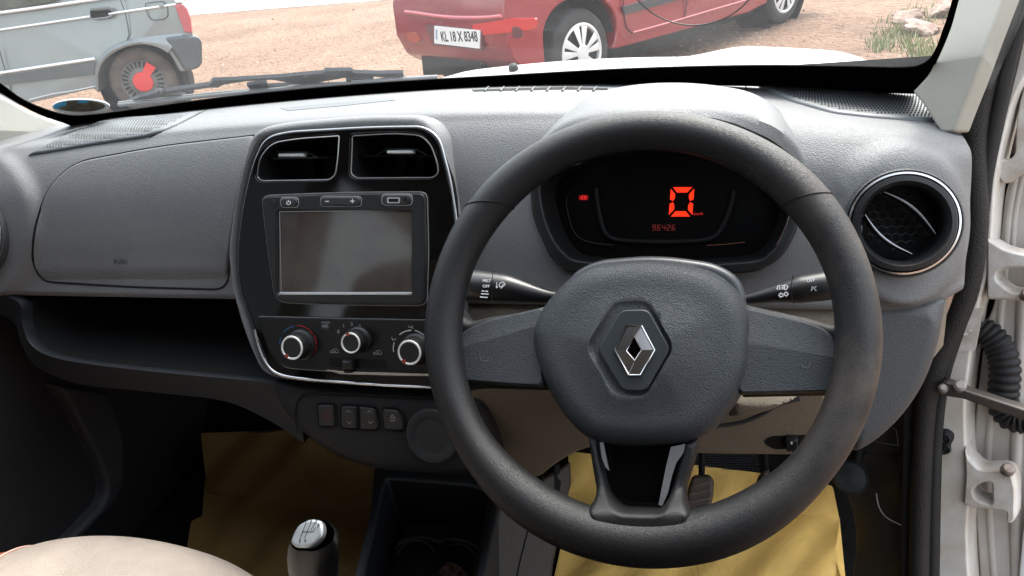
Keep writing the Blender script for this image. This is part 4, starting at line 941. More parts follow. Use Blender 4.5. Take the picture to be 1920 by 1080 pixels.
for q in ((1768, 729, .005), (1799, 724, .0065)):
    P, N = DS(.026)(q[0], q[1]); g = Geo(); lathegeo(g, [(q[2], -.004), (q[2], .003), (q[2] * .6, .005), (.0001, .005)], P, V((-.1, -.6, .8)), 18); g.out('strap_rivet', mat('rivet_steel', (.20, .18, .17), .5, .5), cs)
bp_ = catmull(on(DS(-.045), [(1834, 616), (1856, 630), (1876, 655), (1884, 690), (1882, 730), (1880, 760), (1896, 782), (1925, 788), (1960, 790)]), 14, False)
g = Geo(); rr = [.0130 + .0030 * abs(math.sin(i * .62)) for i in range(len(bp_))]; tubegeo(g, bp_, rr, n=18); g.out('cable_boot', RUB, door, 60)
# ============================================================ FLOOR, CONSOLE, SEAT
def flo(fy, sl=.90):
    tn = V((0, -math.sin(math.atan(sl)), math.cos(math.atan(sl))))
    def f(px, py):
        P, N = hz(FZ)(px, py)
        if P.y <= fy: return P, V((0, 0, 1))
        return plane((0, fy, FZ), tn)(px, py)[0], tn
    return f
def wob(x, y, d): return .006 + .005 * math.sin(x * .021 + 1.3) * math.cos(y * .03) + .003 * math.sin(x * .06 + y * .05)
pr_ = panel('floor_paper', rp([(1066, 846), (1110, 852), (1300, 873), (1414, 886), (1500, 897), (1560, 912), (1574, 975), (1588, 1130), (1030, 1130), (1054, 1021), (1064, 933)], 5), flo(.93), 0, PAPER, None, back=.001, step=16, crown=wob)
tagp(pr_, 'yellow paper sheet laid over the floor in front of the pedals, brightly lit', 'paper')
pl_ = panel('floor_paper', rp([(388, 815), (450, 809), (560, 806), (640, 828), (760, 860), (760, 1130), (340, 1130), (364, 990), (384, 978), (390, 900)], 5), flo(.84), 0, PAPER_SHADED, None, back=.001, step=16, crown=lambda x, y, d: .012 + 2.2 * (wob(x, y, d) - .006))
tagp(pl_, 'yellow paper sheet with shade painted into its colour, in the passenger footwell, left of the gear lever', 'paper')
# pedals
def pedal(name, lp, yy, lab, cat, arm, nr=4):
    t = thing(name, yp(yy)(*arm[1])[0], lab, cat)
    S_ = plane(yp(yy)(*arm[1])[0], (0, -.8, .6))
    panel('pad', lp, S_, .010, mat('pedal_rubber', (.085, .060, .048), .6, col2=(.035, .028, .025), vscale=30, var=.3), t, r=6, back=.008, step=10)
    tube('arm', on(plane(yp(yy)(*arm[1])[0] + V((0, .02, 0)), (0, -.8, .6)), arm), .005, MATTEB, t, n=8)
    x0 = min(p[0] for p in lp); x1 = max(p[0] for p in lp); y0 = min(p[1] for p in lp); y1 = max(p[1] for p in lp)
    g = Geo()
    for k in range(nr):
        ln = [(x0 + (x1 - x0) * j / 8, y0 + 8 + (y1 - y0 - 14) * (k + .8 - .6 * sm(j / 8)) / nr) for j in range(9)]
        ln = [p for p in ln if inside(p[0], p[1], offs(lp, 4))]
        if len(ln) > 1: tubegeo(g, on(S_, ln, .010), .0022, n=6)
    g.out('tread_ribs', mat('pedal_rib', (.12, .085, .068), .5), t)
    return t
pedal('brake_pedal', rp([(1286, 948), (1290, 915), (1298, 892), (1330, 890), (1339, 902), (1338, 928), (1331, 957), (1320, 964), (1296, 964)], 8), .93, 'worn ribbed rubber brake pedal seen just right of the steering wheel lower spoke', 'pedal', [(1317, 848), (1316, 872), (1315, 905)])
pedal('accelerator_pedal', rp([(1416, 948), (1419, 900), (1432, 880), (1452, 888), (1470, 902), (1462, 930), (1440, 955)], 8), .95, 'dark accelerator pedal partly hidden behind the lower right of the steering wheel rim', 'pedal', [(1435, 835), (1434, 860), (1438, 900)], 5)
DOTM = thing('heel_mat', flo(.93)(1350, 868)[0], 'black dimpled rubber mat behind the pedals, above the yellow paper', 'mat')
MP = [(1296, 846), (1420, 850), (1424, 888), (1340, 880), (1298, 876)]
panel('sheet', MP, flo(.93), .004, RUB, DOTM, back=.002, step=20)
g = Geo()
for i in range(26):
    for j in range(8):
        x = 1299 + i * 5 + (2.5 if j % 2 else 0); y = 849 + j * 4.6
        if inside(x, y, MP): P, N = flo(.93)(x, y); boxgeo(g, P + N * .005, (.0014, 0, 0), (0, .0014, 0), N * .0012)
g.out('dimples', mat('dimple_grey', (.06, .06, .065), .4), DOTM)

# console tray between the footwells
con = thing('centre_console', (.02, .66, .46), 'dark plastic floor console tray with cup holders, right of the gear lever', 'console')
CM = mat('console_plastic', (.018, .020, .023), .45, grain=.3, gscale=430, var=.1)
OUTL = rp([(703, 874), (886, 890), (945, 905), (938, 946), (927, 1003), (900, 1130), (650, 1130), (694, 975)], [10, 20, 16, 20, 40, 4, 4, 40])
INN = rp([(724, 900), (885, 912), (922, 930), (914, 984), (884, 1118), (676, 1118), (709, 967)], [10, 30, 14, 40, 4, 4, 40])
panel('tray_rim', OUTL, hz(.53), .004, CM, con, holes=[INN], r=6, back=.12, step=0)
cup('tray_well', INN, hz(.53), .075, mat('well_black', (.006, .0065, .008), .5), con, None, .93)
W2 = hz(.475)
panel('cup_divider', rp([(758, 980), (914, 990), (905, 1040), (890, 1030), (870, 1020), (840, 1017), (822, 1024), (805, 1016), (780, 1014), (750, 1024), (735, 1050)], 6), hz(.470), .006, mat('well_black', (.006, .0065, .008), .5), con, r=5, back=.02, step=0)
tube('cup_ring', on(W2, arcp(782, 1052, 38, 20, 165, 16)), .0016, CM, con, n=6); tube('cup_ring', on(W2, arcp(858, 1056, 36, 15, 160, 16)), .0016, CM, con, n=6)
lf = panel('dry_leaf', rp([(822, 1070), (840, 1052), (862, 1064), (880, 1082), (850, 1092), (826, 1084)], 5), hz(.462), .003, mat('leaf_brown', (.10, .05, .03), .8, var=.4, vscale=60), None, back=.001, step=8, crown=lambda x, y, d: .004 * math.sin(x * .2) * math.cos(y * .25))
tagp(lf, 'dry brown leaf lying in the console tray', 'leaf')
CP = plane((.13, .70, .50), (.62, -.62, .48))
sp_ = panel('side_cover', rp([(932, 942), (1000, 905), (1048, 876), (1068, 862), (1070, 905), (1050, 985), (1036, 1060), (1028, 1130), (890, 1130), (918, 1010)], 10), CP, .006, mat('console_side', (.034, .027, .021), .55, grain=.3, gscale=430), con, r=8, back=.03, step=26)
seam('cover_seam', cm2([(1018, 878), (1010, 905), (988, 985), (965, 1080), (960, 1120)], 4, False), CP, MATTEB, con, .001, False, .0062)
P, N = CP(1031, 1052); g = Geo(); lathegeo(g, [(.006, .006), (.0055, .003), (.0001, .003)], P, N, 18); g.out('screw_hole', MATTEB, con)
panel('torn_label', [(1036, 872), (1044, 868), (1046, 885), (1040, 892), (1048, 902), (1044, 925), (1038, 930), (1036, 900)], CP, .0072, MATTEB, con, back=.001, step=0)
tnl = mk('tunnel', [(-.085, -.3, FZ - .02), (.115, -.3, FZ - .02), (.115, 1.1, FZ - .02), (-.085, 1.1, FZ - .02), (-.055, -.3, .45), (.09, -.3, .45), (.09, .95, .45), (-.055, .95, .45)], [(0, 4, 7, 3), (1, 2, 6, 5), (4, 5, 6, 7), (2, 3, 7, 6), (0, 1, 5, 4)], CARPET, con)
# gear lever
KC = V((.005, .455, .725))
gl = thing('gear_lever', (.01, .50, .46), 'gear lever with black leather-look knob and silver shift-pattern cap, right of the passenger seat', 'gear lever')
GP = plane(hz(.728)(580, 1000)[0], (-.12, -.52, .84))
CAPO = rp([(546, 1018), (552, 1000), (562, 984), (584, 973), (604, 976), (609, 990), (606, 1006), (596, 1019), (582, 1028), (556, 1028)], 7)
BO = rp([(538, 1022), (545, 998), (559, 978), (586, 967), (614, 972), (632, 992), (630, 1014), (611, 1029), (590, 1038), (549, 1036)], 9)
top3 = on(GP, BO, -.001); cen = sum(top3, V()) / len(top3)
rows = []
for s_, dz, dx, dy in ((.90, .0006, 0, 0), (1.0, -.003, 0, 0), (1.05, -.010, -.002, -.001), (1.09, -.022, -.005, -.001), (1.06, -.040, -.010, 0), (.96, -.058, -.014, .004), (.80, -.075, -.017, .010), (.7, -.09, -.018, .016)):
    rows.append([cen + (p - cen) * s_ + V((dx, dy, dz)) for p in top3])
kn = loft('knob', rows, mat('knob_black', (.006, .006, .0065), .32, spec=.35, grain=.25, gscale=500, gdist=.0004), gl, True, 60)
cap = panel('shift_cap', CAPO, GP, .0030, mat('cap_silver', (.42, .44, .45), .30, .75, var=.08, vscale=60), kn, r=6, back=.004, step=6)
GT = plane(GP(580, 1000)[0] + GP(580, 1000)[1] * .0034, GP(580, 1000)[1])
INK = mat('ink_black', (.01, .01, .01), .5)
strokes('shift_pattern', [[(563, 1008), (574, 980)], [(571, 1009), (583, 979)], [(583, 994), (591, 979)], [(566, 997), (587, 997)], [(595, 989), (599, 980)], [(587, 997), (592, 989)]], GT, .0007, INK, kn, 0)
for s_, x, y in (('2', 562, 1014), ('4', 572, 1014), ('1', 573, 982), ('3', 583, 976.5), ('5', 593, 977), ('R', 598, 984)): text('gear_number', s_, x, y, 6.2 if y > 1000 else 4.5, GT, INK, kn, lift=0)
tube('shaft', [cen + V((-.016, .012, -.07)), V((.02, .52, .47))], .009, SMOOTHD, gl, n=12)
g = Geo(); lathegeo(g, [(.055, 0), (.05, .01), (.03, .05), (.014, .08), (.0001, .085)], (.02, .52, .45), (0, -.1, 1), 24); g.out('gaiter', RUB, gl, 60)

# passenger seat
seat = thing('passenger_seat', (-.30, .15, .30), 'beige front passenger seat cushion with red side bolster at the lower left', 'seat')
def seatrow(x):
    t = (x + .285); k = max(0, abs(t) - .10) / .17; fy = .522 - .030 * k ** 2 - .6 * t * t; dz = -.012 * k ** 2.4 - (.85 if t < 0 else .55) * t * t
    pr = [(-.30, .600), (.10, .612), (.30, .620), (.40, .622), (.46, .615), (.497, .596), (.516, .565), (.520, .53), (.505, .47), (.47, .40)]
    return [V((x, a - (.522 - fy) * sm((a + .3) / .8) + .006, b + dz + .030)) for _, a, b in [(0, *p) for p in [(q.y, q.z) for q in catmull([(0, a, b) for a, b in pr], 5, False)]]]
rw = [seatrow(-.438 + .385 * i / 30) for i in range(31)]
rw += [[p + V((.012, -.01, -.02)) for p in rw[-1]], [p + V((.018, -.02, -.10)) for p in rw[-1]]]
cus = loft('cushion', rw, BEIGE, seat, sharp=70)
rw2 = [seatrow(-.438 - .135 * i / 10) for i in range(11)]
rw2 = [[p + V((0, -.003 if i else 0, (.012 * math.sin(math.pi * min(1, i / 7)))))  for p in r_] for i, r_ in enumerate(rw2)]
rw2 += [[p + V((-.015, -.02, -.10)) for p in rw2[-1]]]
loft('side_bolster', rw2, REDS, seat, sharp=70)
tube('piping', [p + V((0, 0, .001)) for p in rw[0]][12:], .0022, mat('piping', (.5, .30, .24), .6), seat, n=6)
mk('cushion_base', [(-.55, -.3, .34), (-.07, -.3, .34), (-.07, .44, .34), (-.55, .44, .34), (-.55, -.3, .58), (-.07, -.3, .58), (-.07, .44, .52), (-.55, .44, .52)], [(0, 1, 5, 4), (1, 2, 6, 5), (2, 3, 7, 6), (3, 0, 4, 7)], LD, seat)
rw = []
for i in range(13):
    x = -.54 + .48 * i / 12; e = abs(x + .30) / .24; rw.append([V((x, -.25 - .16 * (z - .6) + .03 * e * e * (1 if z < 1.2 else .5) + .0, z - .06 * e ** 4 * (z > 1.15))) for z in (.55, .65, .8, .95, 1.1, 1.2, 1.25)])
loft('backrest', rw, BEIGE, seat, sharp=70)
# ============================================================ OUTSIDE
def gmat():
    m = bpy.data.materials.new('red_dirt'); m.use_nodes = True; nt = m.node_tree; b = nt.nodes['Principled BSDF']; L = nt.links.new
    tc = nt.nodes.new('ShaderNodeTexCoord')
    n1 = nd(nt, 'ShaderNodeTexNoise', Scale=.55, Detail=8.0, Roughness=.65); n2 = nd(nt, 'ShaderNodeTexNoise', Scale=9.0, Detail=10.0, Roughness=.75); v = nd(nt, 'ShaderNodeTexVoronoi', Scale=22.0)
    for n_ in (n1, n2, v): L(tc.outputs['Object'], n_.inputs['Vector'])
    cr = nt.nodes.new('ShaderNodeValToRGB'); e = cr.color_ramp.elements; e[0].position = .30; e[0].color = (.075, .040, .028, 1); e[1].position = .72; e[1].color = (.30, .215, .160, 1)
    k = e.new(.5); k.color = (.19, .124, .088, 1)
    mix = nt.nodes.new('ShaderNodeMath'); mix.operation = 'MULTIPLY_ADD'; mix.inputs[1].default_value = .5; L(n2.outputs['Fac'], mix.inputs[0])
    m2 = nt.nodes.new('ShaderNodeMath'); m2.operation = 'MULTIPLY'; m2.inputs[1].default_value = .5; L(n1.outputs['Fac'], m2.inputs[0]); L(m2.outputs[0], mix.inputs[2]); L(mix.outputs[0], cr.inputs[0])
    # paler concrete yard beyond the dirt, top left
    sx = nt.nodes.new('ShaderNodeSeparateXYZ'); L(tc.outputs['Object'], sx.inputs[0])
    L(cr.outputs[0], b.inputs['Base Color']); b.inputs['Roughness'].default_value = .95; b.inputs['Specular IOR Level'].default_value = .15
    ad = nt.nodes.new('ShaderNodeMath'); ad.operation = 'ADD'; L(n2.outputs['Fac'], ad.inputs[0]); L(v.outputs['Distance'], ad.inputs[1])
    bp = nd(nt, 'ShaderNodeBump', Strength=.9, Distance=.03); L(ad.outputs[0], bp.inputs['Height']); L(bp.outputs[0], b.inputs['Normal'])
    return m
gnd = mk('ground', [(-300, -300, 0), (300, -300, 0), (300, 300, 0), (-300, 300, 0)], [(0, 1, 2, 3)], gmat(), smooth=False); gnd['kind'] = 'structure'
pA, pB = hz(0)(380, 27)[0], hz(0)(860, -10)[0]; pd = (pB - pA).normalized(); pn = V((-pd.y, pd.x, 0)); A0 = pA - pd * 4; B0 = pB + pd * 14; zz = V((0, 0, .012))
yard = mk('pavement', [A0 + zz, B0 + zz, B0 + pn * 30 + zz, A0 + pn * 30 + zz, A0, B0], [(0, 1, 2, 3), (0, 4, 5, 1)], mat('pale_concrete', (.42, .41, .39), .9, var=.06, vscale=1.5, noise_bump=.4, nscale=40), smooth=False); yard['kind'] = 'structure'
# loose stones and a tuft of grass
rockm = mat('pink_rock', (.30, .225, .185), .95, col2=(.17, .11, .085), vscale=9, var=.3, noise_bump=1, nscale=40)
def rock(c, r_, name='rock', flat=.6, sub=3, seed=1, m=rockm):
    rnd_ = random.Random(seed); bm = bmesh.new(); bmesh.ops.create_icosphere(bm, subdivisions=sub, radius=1)
    ph = [(V((rnd_.uniform(-1, 1), rnd_.uniform(-1, 1), rnd_.uniform(-1, 1))).normalized(), rnd_.uniform(.3, .85)) for _ in range(14)]
    for v in bm.verts:
        d = v.co.normalized(); s_ = 1
        for a, k in ph:
            t = d.dot(a)
            if t > k: s_ = min(s_, k / t)
        s_ *= 1 + .05 * math.sin(9 * d.x + 5 * d.y) * math.cos(7 * d.z)
        v.co = V((d.x * r_ * s_, d.y * r_ * s_, d.z * r_ * s_ * flat))
    me = bpy.data.meshes.new(name); bm.to_mesh(me); bm.free(); me.materials.append(m)
    o = bpy.data.objects.new(name, me); COL.objects.link(o); o.location = V(c) + V((0, 0, r_ * flat * .35)); return o
o = rock(hz(0)(1735, 62)[0], .22, flat=.42, seed=5); tagp(o, 'largest pale rock behind the grass tuft at the top right of the windscreen', 'rock')
o = rock(hz(0)(1700, 40)[0], .17, seed=8); tagp(o, 'smaller rock just left of the largest pale rock', 'rock')
o = rock(hz(0)(1772, 30)[0], .2, seed=9); tagp(o, 'rock beyond the largest pale rock, against the right windscreen pillar', 'rock')
g = Geo(); rnd_ = random.Random(3)
for i in range(900):
    x = rnd_.uniform(-60, 340); y = rnd_.uniform(-30, 150)
    px = rnd_.uniform(380, 760) if rnd_.random() < .55 else rnd_.uniform(1180, 1760); py = rnd_.uniform(5, 160)
    P = hz(0)(px, py)[0]; r_ = rnd_.uniform(.005, .018) * (1.8 if rnd_.random() < .05 else 1); a = rnd_.uniform(0, 6)
    vs = [P + V((r_ * math.cos(a), r_ * math.sin(a), 0)), P + V((r_ * math.cos(a + 2), r_ * math.sin(a + 2), 0)), P + V((r_ * math.cos(a + 4.1), r_ * math.sin(a + 4.1), 0)), P + V((r_ * .2, 0, r_ * .8))]
    g.add(vs, [(0, 1, 3), (1, 2, 3), (2, 0, 3)], i % 3)
o = g.out('gravel', [mat('stone_a', (.30, .20, .15), .9), mat('stone_b', (.20, .11, .08), .9), mat('stone_c', (.42, .34, .28), .9)]); o['kind'] = 'stuff'; tagp(o, 'loose stones and grit scattered over the red dirt', 'gravel')
g = Geo()
for i in range(1100):
    cx, cy, sx_, sy_ = rnd_.choice([(1668, 70, 16, 9), (1690, 60, 14, 8), (1715, 85, 22, 8), (1650, 88, 12, 6), (1735, 105, 16, 6), (1720, 30, 26, 10)])
    P = hz(0)(rnd_.gauss(cx, sx_), rnd_.gauss(cy, sy_))[0]; h_ = rnd_.uniform(.02, .07); a = rnd_.uniform(0, 6.28); w_ = V((math.cos(a), math.sin(a), 0)) * .006; l = V((rnd_.gauss(0, .35), rnd_.gauss(0, .35), 1)) * h_
    g.add([P - w_, P + w_, P + l], [(0, 1, 2)], i % 3)
o = g.out('grass', [mat('grass_a', (.20, .22, .10), .8), mat('grass_b', (.36, .33, .20), .8), mat('grass_c', (.15, .19, .07), .8)]); o['kind'] = 'stuff'; tagp(o, 'sparse green and straw grass around the rocks', 'grass')

# ---- vehicles: a = along the side, b = across (away from us), h = up
def frame(o, ang):
    o = V(o); a = V((math.cos(R(ang)), math.sin(R(ang)), 0)); b = V((-a.y, a.x, 0))
    if b.dot(o - CAM) < 0: b = -b
    return lambda s, t, h: o + a * s + b * t + V((0, 0, h)), a, b
TYRE = mat('tyre', (.022, .021, .020), .85, var=.3, vscale=14, noise_bump=.4, nscale=80)
TYRED = mat('tyre_dusty', (.11, .085, .068), .9, col2=(.05, .04, .035), vscale=9, var=.3)
def wheel(root, c, ax, r_, wd, style):
    """ax points out of the car towards the viewer"""
    g = Geo(); lathegeo(g, [(r_ * .62, -wd), (r_ * .9, -wd), (r_, -wd * .82), (r_, -wd * .18), (r_ * .965, -.01), (r_ * .88, .004), (r_ * .74, .006), (r_ * .66, 0), (r_ * .64, -.03)], c, ax, 56, 0)
    w_ = g.out('wheel', TYRED if style == 'slots' else TYRE, root, 40)
    u = ax.cross(V((0, 0, 1))).normalized(); v_ = V((0, 0, 1))
    def pt(rr, t, k): return c + (u * math.cos(t) + v_ * math.sin(t)) * (rr * r_) + ax * k
    if style == 'slots':
        g = Geo(); lathegeo(g, [(r_ * .66, -.004), (r_ * .60, -.012), (r_ * .50, -.008), (r_ * .30, .002), (r_ * .14, .006), (.0001, .010)], c, ax, 48); g.out('rim', mat('steel_grey', (.13, .125, .12), .5, .4, var=.2, vscale=20), w_, 40)
        g = Geo()
        for k in range(26):
            t = 2 * math.pi * k / 26; g.add([pt(.42, t - .045, .006), pt(.60, t - .05, -.001), pt(.60, t + .05, -.001), pt(.42, t + .045, .006)], [(0, 1, 2, 3)])
        g.out('rim_slots', MATTEB, w_)
        RD = mat('red_wheel_paint', (.62, .03, .025), .45)
        g = Geo(); lathegeo(g, [(r_ * .30, .004), (r_ * .28, .012), (r_ * .12, .016), (.0001, .018)], c, ax, 28)
        t0 = R(128); g.add([pt(.24, t0 + .5, .012), pt(.24, t0 - .5, .012), pt(.62, t0 - .20, .004), pt(.62, t0 + .28, .004)], [(0, 1, 2, 3), (3, 2, 1, 0)])
        g.out('red_hub', RD, w_)
    else:
        SV = mat('hubcap_silver', (.60, .61, .62), .35, .25, var=.06, vscale=12)
        g = Geo(); lathegeo(g, [(r_ * .70, -.006), (r_ * .69, .006), (r_ * .64, .009), (r_ * .61, .003), (r_ * .60, -.02), (.0001, -.02)], c, ax, 56, 0)
        g.m = [0] * len(g.m); 
        g.out('rim', SV, w_, 40)
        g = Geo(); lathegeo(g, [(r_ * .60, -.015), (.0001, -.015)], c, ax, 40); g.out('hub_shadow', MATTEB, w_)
        g = Geo()
        for k in range(5):
            for s_ in (-1, 1):
                t = 2 * math.pi * k / 5 + R(90) + s_ * .23
                for (ra0, rb0, wa, wb) in ((.12, .64, .17, .16),):
                    g.add([pt(ra0, t - wa * 1.6, .014), pt(rb0, t - wb, .004), pt(rb0, t + wb, .004), pt(ra0, t + wa * 1.6, .014), pt(rb0 * .9, t, .012)], [(0, 1, 4), (1, 2, 4), (2, 3, 4), (3, 0, 4)])
        lathegeo(g, [(r_ * .20, .012), (r_ * .17, .018), (.0001, .019)], c, ax, 24)
        g.out('spokes', SV, w_, 30)
    return w_
def carbody(name, root, F_, prof_, width, m, arches, tumble=.9, lean=.25, smooth_w=.035):
    """closed side profile with arch cut-outs, carried across the car"""
    pts = [V(p) for p in prof_]; n = len(pts); es = [(i, (i + 1) % n) for i in range(n)]
    vo, eo, fo, _, _, _ = delaunay_2d_cdt(pts, es, [], 1, 1e-5)
    bm = bmesh.new(); L0 = []
    def b_of(h, far):
        ins = max(0, h - tumble) * lean + .05 * max(0, .35 - h)
        return width - ins if far else ins
    near = [bm.verts.new(F_(p.x, b_of(p.y, False), p.y)) for p in vo]; far = [bm.verts.new(F_(p.x, b_of(p.y, True), p.y)) for p in vo]
    # order of the outline in vo equals the input order for simple polygons
    for f in fo:
        try: bm.faces.new([near[i] for i in f]); bm.faces.new([far[i] for i in reversed(f)])
        except ValueError: pass
    for i in range(n):
        j = (i + 1) % n
        try: bm.faces.new([near[i], near[j], far[j], far[i]])
        except ValueError: pass
    bmesh.ops.recalc_face_normals(bm, faces=bm.faces); bmesh.ops.dissolve_limit(bm, angle_limit=R(1), verts=bm.verts, edges=bm.edges)
    me = bpy.data.meshes.new(name); bm.to_mesh(me); bm.free(); me.materials.append(m)
    me.polygons.foreach_set('use_smooth', [True] * len(me.polygons))
    o = bpy.data.objects.new(name, me); COL.objects.link(o); parent(o, root)
    bevel(o, smooth_w, 4, 28); 
    wn = o.modifiers.new('wn', 'WEIGHTED_NORMAL'); wn.keep_sharp = True
    return o
def arch(cx, cy, r_, a0=200, a1=-20, n=18): return [(cx + r_ * math.cos(R(a0 + (a1 - a0) * k / n)), cy + r_ * math.sin(R(a0 + (a1 - a0) * k / n))) for k in range(n + 1)]

# silver hatchback on the left: rear wheel at the frame origin, +a towards its tail
GS = hz(0)(275, 232)[0]; SANG = 24.0
FS, sa, sb = frame(GS, SANG)
def pa(S0, root0, ax, pts):
    out = []
    for q in pts: v = S0(*q)[0] - root0; out.append((v.dot(ax), v.z))
    return out
sroot = thing('parked_car', FS(0, 0, 0), 'old silver hatchback with red-splashed steel rear wheel and grey bumper, left beyond the windscreen', 'car')
def sS(k): return plane(FS(0, 0, 0) - sb * k, -sb)
def spx(pts): return pa(sS(0), FS(0, 0, 0), sa, pts)
SILB = mat('silver_body', (.215, .235, .235), .30, .35, coat=.5, var=.05, vscale=3)
AIN = [(187, 172), (186, 150), (187, 133), (200, 109), (233, 89), (267, 82), (296, 87), (316, 98), (333, 124), (338, 134)]
AOUT = [(176, 163), (176, 150), (178, 124), (187, 104), (213, 84), (244, 73), (289, 67), (347, 60)]
ar_px = spx(cm2(AIN, 3, False))
WCN = spx([(266, 155)])[0]; WR = .262
tail = spx([(349, 134), (355, 110), (362, 66), (356, 34), (344, 6), (322, -4)])
fa = WCN[0] - 2.2
prof_s = [(fa - .62, .26), (fa - .36, .22)] + arch(fa, WCN[1], .31, 188, -8, 12) + [(fa + .38, .20)] + spx([(60, 192), (174, 166)]) + ar_px + tail + [(.33, 1.30), (.15, 1.40), (-1.3, 1.40), (-1.75, .98), (fa - .5, .86), (fa - .68, .70)]
SKW = lambda s_, t_, h_: FS(s_ - .40 * max(0, t_) * sm((s_ - .1) / .3), t_, h_)
carbody('body', sroot, SKW, prof_s, 1.42, SILB, None, .93, .25, .012)
ax_s = -sb
for s_ in (WCN[0], fa): wheel(sroot, FS(s_, .04, WCN[1]), ax_s, WR, .15, 'slots')
for s_ in (WCN[0] - .01, fa):
    g = Geo(); lathegeo(g, [(.33, -.03), (.33, -.34), (.0001, -.34)], FS(s_, .0, .29), ax_s, 40); g.out('wheel_well', MATTEB, sroot)
ao = spx(cm2(AOUT, 5, False)); ai = spx(cm2(AIN[:-2], 5, False)); m_ = min(len(ao), len(ai)); 
def res(p, n):
    d = [0]
    for i in range(1, len(p)): d.append(d[-1] + math.hypot(p[i][0] - p[i - 1][0], p[i][1] - p[i - 1][1]))
    o_ = []
    for k in range(n):
        t = d[-1] * k / (n - 1); i = 1
        while i < len(d) - 1 and d[i] < t: i += 1
        u_ = (t - d[i - 1]) / max(1e-9, d[i] - d[i - 1]); o_.append((p[i - 1][0] + (p[i][0] - p[i - 1][0]) * u_, p[i - 1][1] + (p[i][1] - p[i - 1][1]) * u_))
    return o_
ao, ai = res(ao, 30), res(ai, 30)
g = Geo(); loftgeo(g, [[FS(a_, .03, h_) for a_, h_ in ai], [FS(a_, -.026, h_) for a_, h_ in ai], [FS(a_ + (b_[0] - a_) * .35, -.032, h_ + (b_[1] - h_) * .35) for (a_, h_), b_ in zip(ai, ao)], [FS(a_, .002, h_) for a_, h_ in ao]]); g.out('arch_flare', SILB, sroot, 60)
BMP = mat('bumper_grey', (.075, .085, .09), .45, var=.06, vscale=6)
bmv = spx([(311, 70), (345, 66), (374, 66), (381, 76), (382, 118), (374, 127), (350, 134), (338, 112)])
carbody('rear_bumper', sroot, lambda s_, t_, h_: SKW(s_, t_ - .035, h_), bmv, 1.49, BMP, None, 2, 0, .03)
panel('tail_lamp', rp([(327, 8), (342, 6), (350, 14), (357, 32), (360, 62), (346, 60), (338, 38)], 3), sS(.004), .012, mat('lamp_red', (.42, .08, .09), .25, coat=.6), sroot, r=2, back=.02, step=0)
panel('lamp_top', rp([(324, -6), (342, -6), (343, 4), (330, 5)], 2), sS(.004), .010, WHITE, sroot, back=.02, step=0)
def bar(name, pts, k, w_, m, par=sroot): return tube(name, on(sS(k), pts), w_, m, par, n=8)
bar('side_moulding', [(-300, 99), (0, 56), (169, 31)], .004, .009, mat('bright_trim', (.80, .80, .80), .25, .3)); bar('side_moulding', [(204, 26), (330, 8)], .004, .009, mat('bright_trim', (.80, .80, .80), .25, .3))
bar('side_moulding', [(-300, 178), (0, 137), (178, 110)], .006, .012, mat('bright_trim', (.80, .80, .80), .25, .3))
bar('window_ledge', [(-300, 65), (0, 24), (60, 16), (150, 3), (230, -8)], .004, .012, mat('bright_trim', (.80, .80, .80), .25, .3))
panel('side_band', [(-300, 186), (0, 143), (178, 114), (177, 140), (0, 160), (-300, 200)], sS(.002), .004, mat('band_grey', (.09, .10, .10), .5), sroot, back=.003, step=0)
panel('side_window', [(-300, 55), (0, 17), (60, 10), (100, 2), (160, -60), (-300, -60)], sS(-.03), .036, mat('window_dark', (.02, .028, .03), .08, coat=.6, col2=(.06, .09, .07), vscale=9, var=.2), sroot, back=.003, step=0)
hd = panel('door_handle', rp([(169, 19), (206, 15), (210, 28), (200, 31), (174, 34), (170, 31)], 2), sS(.006), .004, MATTEB, sroot, back=.006, step=0)
tube('grip', on(sS(.014), [(171, 19), (206, 16), (208, 20)]), .012, mat('handle_grey', (.08, .09, .09), .35), hd, n=8); tube('lip', on(sS(.010), [(174, 36), (200, 33), (210, 29)]), .007, SILB, hd, n=8)
tube('fuel_flap', on(sS(.004), rp([(272, 6), (306, 2), (314, 12), (315, 30), (308, 36), (286, 38), (280, 34), (275, 22)], 5)), .0035, mat('seam_dark', (.05, .06, .06), .6), sroot, n=6, closed=True)
P, N = sS(.01)(303, 11); g = Geo(); lathegeo(g, [(.018, -.004), (.018, .004), (.012, .006), (.0001, .006)], P, N, 18); g.out('fuel_lock', SILB, sroot)
tube('door_seam', on(sS(.003), [(223, -8), (231, 14), (236, 30), (240, 50), (242, 66), (238, 76)]), .004, mat('seam_dark', (.05, .06, .06), .6), sroot, n=6)
tube('door_seam', on(sS(.003), [(-2, 90), (6, 120), (16, 150), (22, 180)]), .004, mat('seam_dark', (.05, .06, .06), .6), sroot, n=6)
tube('sill_edge', on(sS(.004), [(55, 187), (100, 176), (140, 170), (178, 162)]), .006, mat('sill_light', (.5, .5, .5), .4), sroot, n=6)
panel('mudflap', [(338, 134), (350, 132), (360, 158), (352, 160), (344, 150)], sS(-.02), .006, RUB, sroot, back=.01, step=0)

